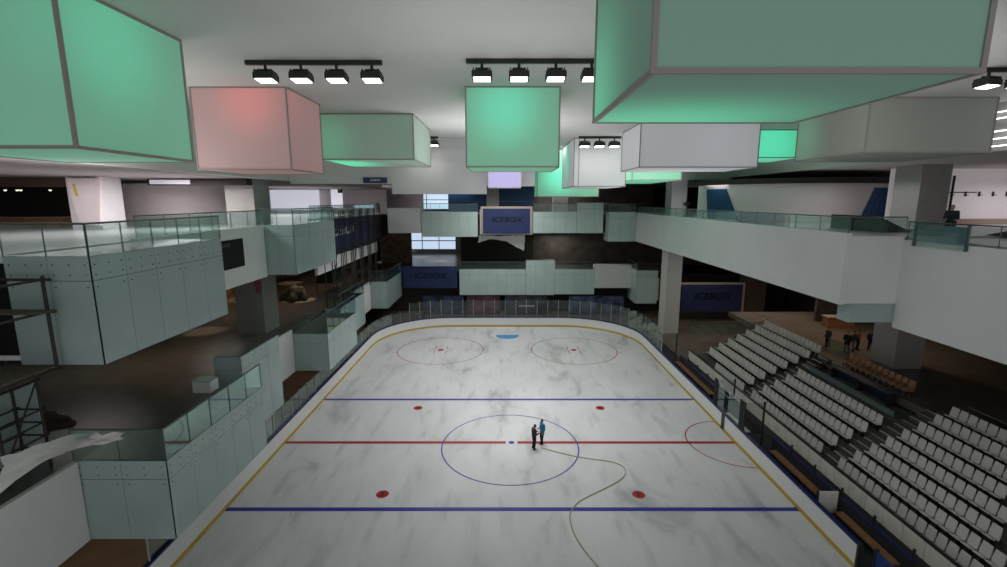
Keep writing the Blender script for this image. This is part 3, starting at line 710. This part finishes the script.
def armchair_proto():
    t = thing('armchair', 'x', 'armchair')
    local(MB().box(-.25, .25, -.2, .2, .26, .44, .05).done('seat_cushion', M_tan), t)
    mb = MB().prism([(x, -.21, z) for x, z in ((.14, .3), (.2, .6), (.27, .93), (.36, .93), (.33, .6), (.26, .3))], (0, .42, 0))
    bmesh.ops.bevel(mb.bm, geom=list(mb.bm.edges), offset=.03, segments=2, affect='EDGES')
    local(mb.done('backrest', M_tan), t)
    for s in (-1, 1):
        local(MB().box(-.22, .25, s*.2-.035, s*.2+.035, .3, .6, .02).done('armrest', M_tan), t)
    for sx in (-.2, .2):
        for sy in (-.17, .17): local(MB().box(sx-.025, sx+.025, sy-.025, sy+.025, 0, .27).done('leg', M_steel), t)
    return t
ap = armchair_proto()
for k in range(11):
    lab = f'tan leather armchair, {ORD[k]} from the far end of the row behind the blue table'
    loc = (24.9, 32.9-.51*k, 3.7)
    if k == 0: ap.matrix_local = Matrix.Translation(loc); ap['label'] = lab; ap['group'] = 'tan armchairs on the terrace'
    else: dup(ap, loc, 0, lab, 'tan armchairs on the terrace')
railing('dim glass railing behind the nearest block of seats', [((25.0, 24), (25.0, 10))], 3.7, 4.6)
railing('dim glass railing behind the tan armchairs', [((26.2, 34.6), (26.2, 37.0))], 3.7, 4.6)
struct('wall_concourse', MB().box(37, 37.3, 2, 50, 3.7, 10.4), M_brown)
struct('kiosk_wall', MB().box(31, 37, 46, 46.3, 3.7, 10.4), M_stone)
p = thing('concourse_counter', 'brown wooden counter at the back of the right concourse', 'counter', (31.5, 44, 3.7))
MB().box(30.5, 33, 43.4, 44.2, 3.7, 4.7).done('counter_body', M_wood, p); MB().box(30.4, 33.1, 43.3, 44.3, 4.7, 4.78).done('counter_top', M_beige, p)
# poster panels behind the far boards
for x0, x1, lb, c in ((-11, -5.5, 'dark blue advertising poster behind the far boards at left', (.03, .035, .09)), (-5, -.5, 'red and blue patterned advertising poster behind the far boards', (.09, .03, .05)), (.2, 6, 'dark advertising poster with pale lettering behind the far boards', (.035, .03, .045)), (9, 16.5, 'blue and white advertising poster behind the far boards at right', (.06, .075, .14))):
    p = thing('poster', lb, 'poster', ((x0+x1)/2, 63.9, .3))
    MB().box(x0, x1, 63.9, 63.98, .2, 2.6).done('poster_sheet', mat('poster'+lb[:14]+lb[-8:], c, .5, .3, var=.9, scale=.9), p)
    MB().box(x0-.06, x1+.06, 63.85, 63.9, .1, .2).box(x0-.06, x1+.06, 63.85, 63.9, 2.6, 2.68).done('poster_frame', M_steel, p)
    if x0 == .2: MB().box((x0+x1)/2-1, (x0+x1)/2+1.2, 63.87, 63.89, 1.1, 1.35).done('poster_strip', mat('poster_strip', (.30, .30, .34), .6), p)

# ------------------------------------------------------------------ upper floor interiors
# right: white cafe drum with canopy
def drum(label, cx, cy, r, z0, z1, a0, a1, wins, canopy):
    p = thing('cafe_drum', label, 'kiosk', (cx, cy, z0))
    mb = MB(); n = 48; V = []
    for i in range(n+1):
        a = a0+(a1-a0)*i/n; V.append((cx+r*math.cos(a), cy+r*math.sin(a)))
    lo = [mb.bm.verts.new((x, y, z0)) for x, y in V]; hi = [mb.bm.verts.new((x, y, z1)) for x, y in V]
    for i in range(n): mb.bm.faces.new((lo[i], lo[i+1], hi[i+1], hi[i]))
    w = mb.done('curved_wall', M_cafe, p, True)
    for b0, b1 in wins:
        mb = MB(); k = 8; rr = r+.06; L = []; H = []
        for i in range(k+1):
            t_ = i/k
            al = b0[0]+(b0[1]-b0[0])*t_
            ah = b1[0]+(b1[1]-b1[0])*t_
            L.append(mb.bm.verts.new((cx+rr*math.cos(al), cy+rr*math.sin(al), z0+.1))); H.append(mb.bm.verts.new((cx+rr*math.cos(ah), cy+rr*math.sin(ah), z1-.35)))
        for i in range(k): mb.bm.faces.new((L[i], L[i+1], H[i+1], H[i]))
        mb.done('trapezoid_window', M_blue2, p)
    if canopy:
        mb = MB(); ro = canopy; n = 48
        mb.prism([(cx+ro*math.cos(2*math.pi*i/n), cy+ro*math.sin(2*math.pi*i/n), z1+.02) for i in range(n)], (0, 0, .42)); mb.done('dark_canopy', M_dark, p)
    return p
drum('white curved kiosk with blue slanted windows on the upper right floor', 27.3, 47, 8.4, L2, 16.9, -math.pi, 0, (((-2.90, -2.50), (-2.95, -2.66)), ((-1.42, -.7), (-1.27, -.7))), 8.9)
drum('white curved kiosk behind the white column on the upper left floor', -26.6, 40.5, 5.0, L2, 16.75, -math.pi, .2, (), 0)
p = thing('slanted_panel', 'white slanted panel with yellow sticker beside the upper left white column', 'panel', (-27.5, 29.7, L2))
q0 = at(65, 178, Y=29.7); q1 = at(80, 224, Y=29.7); q2 = at(100, 226, Y=29.7); q3 = at(100, 178, Y=29.7)
MB().prism([q0, q1, q2, q3], (0, .15, 0)).done('panel_sheet', M_cafe, p)
a = at(72, 184, Y=29.66); c = at(76.5, 196, Y=29.66)
MB().prism([(a.x, 29.66, a.z), (a.x+.12, 29.66, a.z), (c.x+.1, 29.66, c.z), (c.x-.05, 29.66, c.z)], (0, .02, 0)).done('yellow_sticker', mat('sticker_yellow', (.5, .42, .02), .5), p)
p = thing('ceiling_duct', 'dark horizontal duct above the upper left white kiosk', 'duct', (-22, 33, 16.6))
MB().box(-23.9, -17.2, 32.6, 33.3, 16.55, 16.98).done('duct_body', M_dark, p)
MB().box(-23.7, -21, 32.55, 32.6, 16.62, 16.9).done('glint_strip', mat('duct_glint', (.5, .5, .55), .3, emit=(.6, .6, .65), es=.3), p)  # glint along the duct painted as a faintly emissive strip
# left: dark store
struct('wall_store_dark', MB().box(-44, -31.8, 36, 36.3, L2, 17), M_dark)
p = thing('store_counter', 'low brown wooden counter in the dark upper left store', 'counter', (-33, 33, L2))
MB().box(-42, -29.5, 32, 33, L2, L2+.62).done('counter_body', M_wood, p); MB().box(-42, -29.4, 31.9, 33.1, L2+.62, L2+.7).done('counter_top', mat('counter_top_tan', (.35, .22, .16), .3), p)
M_pend = mat('pendant_glow', (1, 1, 1), .5, emit=(1, .9, .75), es=1.2)
for k, px in enumerate((5, 17, 20.5, 50)):
    a = at(px, 189, Y=33.5)
    p = thing('pendant_lamp', f'{ORD[k]} small pendant lamp from the left in the dark upper left store', 'lamp', (a.x, 33.5, a.z))
    MB().cyl((a.x, 33.5, a.z+.1), (a.x, 33.5, 17), .015, n=5).done('lamp_cord', M_steel, p)
    MB().cyl((a.x, 33.5, a.z-.05), (a.x, 33.5, a.z+.12), .12, .05).done('lamp_shade', M_steel, p)
    MB().ball((a.x, 33.5, a.z-.06), .09).done('lamp_bulb', M_pend, p)
struct('trim_15', MB().box(-44, -27.5, 31.2, 31.5, 16.4, 17), M_brown)
# right: bright showroom
M_show = mat('showroom_white_glow', (.62, .58, .60), .5, .3, emit=(.8, .74, .78), es=.18)  # slight emission in the white brightens the wall without a lamp
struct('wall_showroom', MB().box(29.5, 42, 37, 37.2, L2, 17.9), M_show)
p = thing('glass_door_frame', 'black framed glass door left of the bright room on the upper right', 'door', (31, 36, L2))
a = at(938, 172, Y=33); c = at(952, 211, Y=33)
mb = MB().box(a.x, a.x+.1, 33, 33.1, 13.8, 17.2).box(c.x-.2, c.x-.1, 33, 33.1, 13.8, 17.2).box(a.x, c.x, 33, 33.1, 13.8, 13.9).box(a.x-.1, c.x+1.5, 33, 33.08, 16.05, 16.12)
mb.done('door_frame', M_steel, p)
MB().box(a.x+.1, c.x-.2, 33.04, 33.06, 13.9, 17.2).done('door_glass', M_rail, p)
for k in range(5):
    p = thing('wall_hook', f'{ORD[k]} small black hook from the left on the bright room wall', 'hook', (34.2+1.05*k, 36.95, 15.9))
    MB().box(34.15+1.05*k, 34.25+1.05*k, 36.9, 37, 15.85, 16.2).cyl((34.2+1.05*k, 36.95, 15.9), (34.2+1.05*k, 36.7, 15.95), .03).done('hook_body', M_steel, p)
struct('trim_16', MB().box(29.5, 42, 36.5, 37, L2, 14.15), mat('showroom_base', (.35, .26, .22), .6))
# planter / escalator side on right, dark barrier
for x0, x1, y0, y1, lb in ((21.5, 23.5, 27.5, 31.5, 'dark wedge shaped escalator side behind the right railing'), (25.2, 30, 24, 25, 'dark wedge behind the railing right of the leaning person')):
    p = thing('escalator_side', lb, 'escalator', ((x0+x1)/2, (y0+y1)/2, L2))
    MB().prism([(x0, y0, L2), (x1, y0, L2), (x1 if x0 > 24 else x0, y0, L2+.9)], (0, y1-y0, 0)).done('side_panel', M_dark, p)
    MB().cyl((x0, y0, L2+.1), (x1, y0, L2+.1), .06).done('side_rail', M_steel, p)
# exit sign on the left bulkhead
p = thing('hanging_sign', 'small blue sign hanging under the upper left ceiling beam', 'sign', (-10, 37.3, 16.9))
a = at(363, 177.5, Y=37.3); c = at(387, 183, Y=37.3)
MB().box(a.x, c.x, 37.3, 37.36, c.z, a.z).done('sign_board', M_blue, p)
text_mesh('lettering', 'ICEBOX', .22, M_letter, p, ((a.x+c.x)/2, 37.28, (a.z+c.z)/2), FRONT)
p = thing('wall_clock_box', 'black box fitting on the pale upper left back wall', 'wall box', (-20, 60, 15.5))
a = at(337, 185, Y=62); c = at(342, 193, Y=62)
MB().box(a.x, c.x, 62, 62.2, c.z, a.z, .05).done('box_body', M_black, p); MB().ball((a.x+.3, 61.98, (a.z+c.z)/2), .15).done('box_lens', M_col, p)
# floor-1 things on the left
p = thing('low_cabinet', 'low white cabinet at the end of the nearest lower left glass balcony', 'cabinet', (-15.3, 23.2, L1+.04))
MB().box(-15.8, -14.9, 22.9, 23.6, L1+.04, L1+.62).done('cabinet_body', M_whiteL, p); MB().box(-15.83, -14.87, 22.87, 23.63, L1+.62, L1+.66).done('cabinet_top', M_clad, p)
p = thing('red_sign', 'dull red sign hung on the left column below the upper gallery', 'sign', (-17.7, 34, 9.5))
MB().box(-18.0, -17.6, 33.93, 33.98, 8.9, 10.1).done('sign_board', mat('sign_dull_red', (.25, .07, .08), .6), p)
def lump(name, label, cat, c, sx, sy, sz, m, seed, n=14):
    rnd = random.Random(seed); mb = MB()
    bmesh.ops.create_icosphere(mb.bm, subdivisions=3, radius=1)
    for v in mb.bm.verts:
        k = 1+.18*math.sin(v.co.x*5+seed)+.14*math.cos(v.co.y*7+seed*2)+rnd.uniform(-.05, .05)
        v.co = Vector((c[0]+v.co.x*sx*k, c[1]+v.co.y*sy*k, c[2]+max(0, v.co.z)*sz*k))
    return tag(mb.done(name, m), label, cat)
M_tarp = mat('tarp_dark', (.016, .018, .015), .8, .1, var=.3, scale=2)
lump('tarp_heap', 'dark tarpaulin heap on the lower left gallery behind the column', 'tarpaulin', (-20.5, 46, L1), 1.3, 1.2, 1.3, M_tarp, 1)
lump('tarp_heap', 'small pile of rubble and dark sacks on the near lower left floor', 'rubble', (-20.5, 19.5, L1), 1.3, .9, .35, mat('rubble_brown', (.07, .045, .035), .9, .1, var=.4, scale=4), 3)
def tent(label, x, y, w, d, h):
    p = thing('work_tent', label, 'tent', (x, y, L1))
    MB().prism([(x, y-w, L1+1.2), (x, y+w, L1+1.2), (x, y, L1+h)], (-d, 0, 0)).done('tent_roof', M_tarp, p)
    for sy in (-1, 1):
        for dx in (.05, d-.05): MB().cyl((x-dx, y+sy*(w-.1), L1), (x-dx, y+sy*(w-.1), L1+1.25), .03).done('tent_pole', M_scaf, p)
tent('dark peaked work tent on the lower left gallery behind the scaffold', -17.3, 50.5, 1.9, 2.2, 2.9)
tent('second dark peaked work tent further along the lower left gallery', -17.3, 61, 2.2, 2.4, 3.1)

# ------------------------------------------------------------------ scaffolding
def scaffold_bay(label, x0, x1, y0, y1, z0, levels, top, planks, group=None, brace=True):
    p = thing('scaffold', label, 'scaffold', ((x0+x1)/2, (y0+y1)/2, z0), group=group)
    for x in (x0, x1):
        for y in (y0, y1):
            MB().cyl((x, y, z0), (x, y, top), .05, n=6).done('upright', M_scaf, p)
    for z in levels:
        for x in (x0, x1): MB().cyl((x, y0-.15, z), (x, y1+.15, z), .035, n=6).done('ledger', M_scaf, p)
        for y in (y0, y1): MB().cyl((x0-.1, y, z), (x1+.1, y, z), .035, n=6).done('ledger', M_scaf, p)
    if brace: MB().cyl((x1, y0, levels[0]), (x1, y1, levels[-1]), .03, n=6).done('brace', M_scaf, p)
    for z in planks: MB().box(x0, x1, y0-.1, y1+.1, z, z+.06).done('plank', M_plank, p)
for k in range(6):
    y0 = 42.6+3.0*k
    scaffold_bay(f'{ORD[k]} bay from the viewer of the steel scaffold before the left navy banner', -16.12 - .0, -15.45, y0, y0+2.5, L1+.05, (7.8, 10.6, 13.0), 14.6, (), 'scaffold bays along the left navy banner', k % 2 == 0)
scaffold_bay('near scaffold tower at the left edge beside the nearest glass balcony', -17.7, -16.75, 14.7, 16.2, L1, (6.6, 7.1, 7.6, 8.1, 9.2), 10.3, (9.25,))
p = thing('glass_partition', 'pale green glass partition behind the near left scaffold tower', 'partition', (-17.9, 15.8, L1))
MB().box(-17.95, -17.9, 14.2, 17.2, L1, 8.7).done('partition_pane', M_clad, p); MB().box(-17.98, -17.87, 17.2, 17.3, L1, 8.75).done('partition_post', M_white, p)
p = thing('scaffold_bracket', 'projecting scaffold bracket in front of the nearest upper glass balcony', 'scaffold', (-14.3, 14.2, 10.2))
MB().cyl((-13.95, 14.2, 10.3), (-13.95, 14.2, 13.3), .05, n=6).done('upright', M_scaf, p)
for z in (13.2, 12.2, 10.4):
    MB().cyl((-16.4, 14.2, z), (-13.7, 14.2, z), .04, n=6).done('ledger', M_scaf, p)
    MB().cyl((-13.95, 14.3, z), (-13.95, 12.2, z), .04, n=6).done('ledger', M_scaf, p)
MB().box(-16.6, -13.9, 12.4, 14.1, 10.45, 10.52).done('plank', M_plank, p)
MB().box(-16.6, -13.6, 13.6, 14.1, 12.24, 12.3).done('plank', M_plank, p)
# draped white sheets
def cloth(name, label, top, bot, m, nu=16, nv=8, sag=.12, seed=1):
    rnd = random.Random(seed); mb = MB(); G = []
    def poly(P, t):
        k = t*(len(P)-1); i = min(int(k), len(P)-2); return Vector(P[i]).lerp(Vector(P[i+1]), k-i)
    for i in range(nu+1):
        a = poly(top, i/nu); c = poly(bot, i/nu); row = []
        for j in range(nv+1):
            q = a.lerp(c, j/nv); q += Vector((rnd.uniform(-1, 1), rnd.uniform(-1, 1), rnd.uniform(-1, 1)))*.04 + Vector((0, 0, -sag*math.sin(math.pi*j/nv)))
            q.y += .08*math.sin(i*1.7+j*.8); row.append(mb.bm.verts.new(q))
        G.append(row)
    for i in range(nu):
        for j in range(nv): mb.bm.faces.new((G[i][j], G[i+1][j], G[i+1][j+1], G[i][j+1]))
    return tag(mb.done(name, m, smooth=True), label, 'plastic sheet')
cloth('plastic_sheet', 'crumpled white plastic sheet draped over the near lower left white block',
      [tuple(at(0, 458, X=-16.4)), tuple(at(40, 444, X=-16.3)), tuple(at(75, 433, X=-16.15)), tuple(at(123, 433, Y=16.3))],
      [tuple(at(0, 493, X=-15.9)), tuple(at(38, 464, X=-15.85)), tuple(at(80, 447, X=-15.6)), tuple(at(121, 440, Y=16.3))], M_sheet, sag=.03)
cloth('plastic_sheet', 'white plastic sheet hanging below the middle far navy banner',
      [tuple(at(x, y, Y=66)) for x, y in ((479, 235), (500, 236), (525, 235))], [tuple(at(x, y, Y=66)) for x, y in ((478, 243), (490, 239), (505, 241), (524, 251))], M_sheet, seed=2)

# ------------------------------------------------------------------ people
def person(label, loc, rz, shirt, trousers, pose, hair=True, collar=None, group=None):
    """figure faces -Y in its own frame; pose gives joint offsets; the whole body is remeshed into one surface"""
    t = thing('person', label, 'person', loc, rz, group); t.scale = (.95, .95, .95)
    J = dict(hipL=(.10, 0, .92), hipR=(-.10, 0, .92), kneeL=(.11, -.03, .49), kneeR=(-.11, -.03, .49), ankL=(.12, .03, .08), ankR=(-.12, .03, .08),
             chest=(0, 0, 1.30), neck=(0, .01, 1.46), head=(0, -.03, 1.63), shL=(.19, .01, 1.41), shR=(-.19, .01, 1.41),
             elL=(.25, .03, 1.12), elR=(-.25, .03, 1.12), wrL=(.24, -.10, .88), wrR=(-.24, -.10, .88))
    J.update(pose); J = {k: Vector(v) for k, v in J.items()}
    def limb(mb, pts, n=12):
        for (a, ra), (c, rc) in zip(pts, pts[1:]):
            mb.cyl(a, c, ra, rc, n); mb.ball(a, ra*1.01); mb.ball(c, rc*1.01)
    pel = (J['hipL']+J['hipR'])/2
    body = MB()
    for s in 'LR':
        limb(body, [(J['hip'+s], .085), (J['knee'+s], .058), (J['ank'+s], .04)])
        limb(body, [(J['sh'+s], .055), (J['el'+s], .042), (J['wr'+s], .03)])
        w = J['wr'+s]; d = (w-J['el'+s]).normalized(); side = d.cross(Vector((0, 0, 1)));
        side = side.normalized() if side.length > .1 else Vector((1, 0, 0)); up = d.cross(side)
        palm = w+d*.05; limb(body, [(w, .026), (palm, .03), (w+d*.085, .028)])
        body.ball(palm, .034, (1, 1, 1))
        for i, L in enumerate((.068, .078, .072, .056)):
            b0 = w+d*.085+side*(.018*(i-1.5)*1.1); k1 = b0+d*L*.5+up*-.012; k2 = k1+d*L*.38+up*-.026
            limb(body, [(b0, .0095), (k1, .009), (k2, .008)], 8)
        tb = w+d*.035-side*.028; limb(body, [(tb, .012), (tb+d*.03-side*.025, .0105), (tb+d*.058-side*.03, .009)], 8)
    limb(body, [(pel, .12), (J['chest'], .14), (J['neck']-Vector((0, 0, .06)), .09)])
    limb(body, [(J['neck']-Vector((0, 0, .08)), .055), (J['head']-Vector((0, 0, .04)), .05)])
    h = J['head']
    body.ball(h, .1, (.78, .95, 1.18), 16, 12); body.ball(h+Vector((0, -.02, -.07)), .062, (.9, 1, .8))
    body.ball(h+Vector((0, -.098, -.01)), .017, (.8, 1.1, 1.3)); body.ball(h+Vector((0, -.09, -.055)), .02, (1.2, .5, .4))
    for s in (-1, 1): body.ball(h+Vector((s*.078, .0, -.005)), .022, (.4, .8, 1.2))
    o = local(body.done('body', M_skin, None, True), t)
    md = o.modifiers.new('remesh', 'REMESH'); md.mode = 'VOXEL'; md.voxel_size = .0105; md.use_smooth_shade = True
    for s in (-1, 1): local(MB().ball(h+Vector((s*.032, -.086, .012)), .010).done('eye', M_hair), t)
    # jacket: torso and sleeves as one shell
    jk = MB()
    limb(jk, [(pel+Vector((0, 0, .03)), .155), (J['chest'], .178), (J['neck']-Vector((0, 0, .07)), .11)], 16)
    limb(jk, [(J['shL'], .085), (J['chest']+Vector((0, 0, .06)), .13), (J['shR'], .085)], 12)
    for s in 'LR': limb(jk, [(J['sh'+s], .08), (J['el'+s], .062), (J['el'+s].lerp(J['wr'+s], .93), .046)])
    o = local(jk.done('jacket', shirt, None, True), t)
    md = o.modifiers.new('remesh', 'REMESH'); md.mode = 'VOXEL'; md.voxel_size = .02; md.use_smooth_shade = True
    tr = MB()
    limb(tr, [(J['hipL'], .11), (J['hipR'], .11)], 14); tr.ball(pel, .15, (1.1, .85, .8))
    for s in 'LR': limb(tr, [(J['hip'+s], .115), (J['knee'+s], .078), (J['ank'+s]+Vector((0, 0, .02)), .062)])
    o = local(tr.done('trousers', trousers, None, True), t)
    md = o.modifiers.new('remesh', 'REMESH'); md.mode = 'VOXEL'; md.voxel_size = .02; md.use_smooth_shade = True
    for s in 'LR':
        a = J['ank'+s]
        local(MB().ball(a+Vector((0, -.06, -.035)), .05, (1, 2.6, .85)).ball(a+Vector((0, .02, -.02)), .055, (1, 1.1, 1)).done('shoe', M_black, None, True), t)
    hm = MB().ball(h+Vector((0, .012, .03)), .104, (.82, .95, 1.08), 16, 12)
    bmesh.ops.delete(hm.bm, geom=[v for v in hm.bm.verts if v.co.y < h.y-.045 and v.co.z < h.z+.06], context='VERTS')
    local(hm.done('hair', M_hair, None, True), t)
    if collar:
        n_ = J['neck']; local(MB().cyl(n_-Vector((0, 0, .1)), n_+Vector((0, 0, .02)), .115, .085, 14).done('collar', collar, None, True), t)
    return t
M_maroon = mat('maroon_shirt', (.06, .022, .03), .8, var=.3, scale=14); M_cyan = mat('cyan_shirt', (.03, .24, .42), .8)
M_trs = mat('dark_trousers', (.012, .012, .016), .8); M_redc = mat('red_collar', (.45, .02, .02), .7)
M_bluej = mat('blue_jacket', (.05, .12, .35), .8); M_olive = mat('grey_jacket', (.05, .05, .05), .8)
talk = dict(wrL=(.14, -.30, 1.12), wrR=(-.12, -.32, 1.14), elL=(.25, -.05, 1.12), elR=(-.25, -.05, 1.12), head=(0, -.07, 1.62))
stand = dict(wrR=(-.14, -.26, 1.06), elR=(-.26, .02, 1.1), kneeL=(.11, -.06, .5), ankL=(.14, -.08, .08))
person('person in dark maroon shirt standing on the ice beside the red line, hands forward', (1.93, 27.95, 0), 1.9, M_maroon, M_trs, talk)
person('person in bright blue shirt standing on the red line facing the maroon shirt', (2.5, 28.65, 0), -1.1, M_cyan, M_trs, stand)
person('person in dark jacket with red collar leaning at the right upper railing', (20.9, 22.4, 13.68), -.9, mat('grey_black_jacket', (.02, .024, .028), .8), M_trs, dict(talk, wrL=(.2, -.28, 1.05), wrR=(-.2, -.28, 1.05)), collar=M_redc)
person('lone dark figure standing on the concourse above the far seats', (26.52, 37.54, 3.7), -1.4, M_olive, M_trs, {})
person('dark figure standing first by the white column on the concourse', (27.15, 36.23, 3.7), -.6, M_black, M_trs, stand)
person('figure in pale trousers among the group by the white column', (27.89, 36.49, 3.7), -2.2, M_olive, mat('pale_trousers', (.15, .17, .2), .8), {})
person('figure with lit tan top nearest the white column on the concourse', (28.5, 36.9, 3.7), .6, mat('tan_top', (.22, .12, .07), .8), M_trs, talk)
person('figure in blue top half hidden by the white column', (29.3, 36.6, 3.7), -.3, mat('indigo_top', (.03, .03, .12), .8), M_trs, {})
person('distant person in blue jacket on the far upper left floor', (-16.9, 64.8, 13.75), .4, M_bluej, M_trs, stand)
p = thing('camera_tripod', 'dark camera on a tripod beside the upper right white column', 'tripod', (20.6, 54.05, L2))
for k in range(3):
    a = 2*math.pi*k/3; MB().cyl((20.6+.3*math.cos(a), 54.05+.3*math.sin(a), L2), (20.6, 54.05, L2+1.25), .025, n=6).done('leg', M_steel, p)
MB().box(20.4, 20.8, 53.75, 54.3, L2+1.25, L2+1.6, .04).done('camera_body', M_black, p); MB().cyl((20.4, 53.95, L2+1.42), (20.1, 53.95, L2+1.42), .1, n=12).done('camera_lens', M_steel, p)

# ------------------------------------------------------------------ light
W = bpy.data.worlds.new('world'); S.world = W; W.use_nodes = True
W.node_tree.nodes['Background'].inputs[0].default_value = (.86, .87, .88, 1); W.node_tree.nodes['Background'].inputs[1].default_value = .70
# unseen area lights added under the ceiling to brighten the ice
for x, y, z, e_, s_, sp_ in ((1, 32.5, 20.1, 590, 7, 85), (-5, 45, 17.8, 800, 8, 130), (8, 45, 20.1, 720, 6, 120), (0, 58, 17.8, 900, 8, 160)):
    add_light('AREA', (x, y, z), e_, (1, .995, .98), s_, name='ceiling_fill', spread=sp_)
# unseen uplights added in mid-air to brighten the ceiling
for x, y, e_ in ((-14.8, 18, 210), (0, 14, 120), (12, 18, 220), (0, 30, 390), (12, 38, 260)):
    add_light('AREA', (x, y, 15.2), e_, (1, .99, .97), 5, (math.pi, 0, 0), name='uplight_fill')
# unseen fill lights added under the soffits to brighten the upper floors
for x, y, e_, s_ in ((-24, 25, 300, 7), (-20.5, 30, 520, 3), (-27, 16, 260, 6), (-25, 58, 700, 7), (38, 33, 160, 4), (24, 34, 110, 6), (31, 16, 200, 6), (8, 70, 260, 6), (19.5, 49, 110, 3), (-8, 72, 260, 6), (21, 45, 120, 4)):
    add_light('AREA', (x, y, 16.9), e_, (1, .95, .96), s_, name='soffit_fill')
for x, y, e_ in ((8, 69, 190), (26, 50, 170), (-24, 26, 60), (-23, 38, 60)):
    add_light('AREA', (x, y, 10.4), e_, (1, .95, .88), 4, name='soffit_fill')  # more added fill, under the upper slabs for the floors below
# warm downlights below the galleries
for px, py in ((205, 331), (290, 283), (300, 300), (385, 262), (420, 257), (440, 261), (410, 251), (232, 300)):
    q = at(px, py, Z=L1); add_light('SPOT', (q.x, q.y, 10.3), 520 if px < 300 else 1600, (1, .7, .45), .12, (0, 0, 0), 42, .7, name='warm_downlight')
for x, y in ((-20, 28), (-20, 42), (-21, 52), (-21, 60), (-24, 45), (-9, 76), (-4, 80), (-11, 82)):
    add_light('SPOT', (x, y, 10.4), 250, (1, .62, .36), .25, (0, 0, 0), 120, .8, name='warm_downlight')
for x, y in ((-17.5, 15.5), (-18, 22), (-18, 31), (-18, 39)):
    add_light('SPOT', (x, y, 5.2), 190, (1, .66, .42), .2, (0, 0, 0), 120, .8, name='warm_downlight')
for x, y in ((30, 41), (31, 48), (27, 48), (29, 37), (24, 57)):
    add_light('SPOT', (x, y, 10.4), 380, (1, .74, .54), .3, (0, 0, 0), 130, .8, name='warm_downlight')
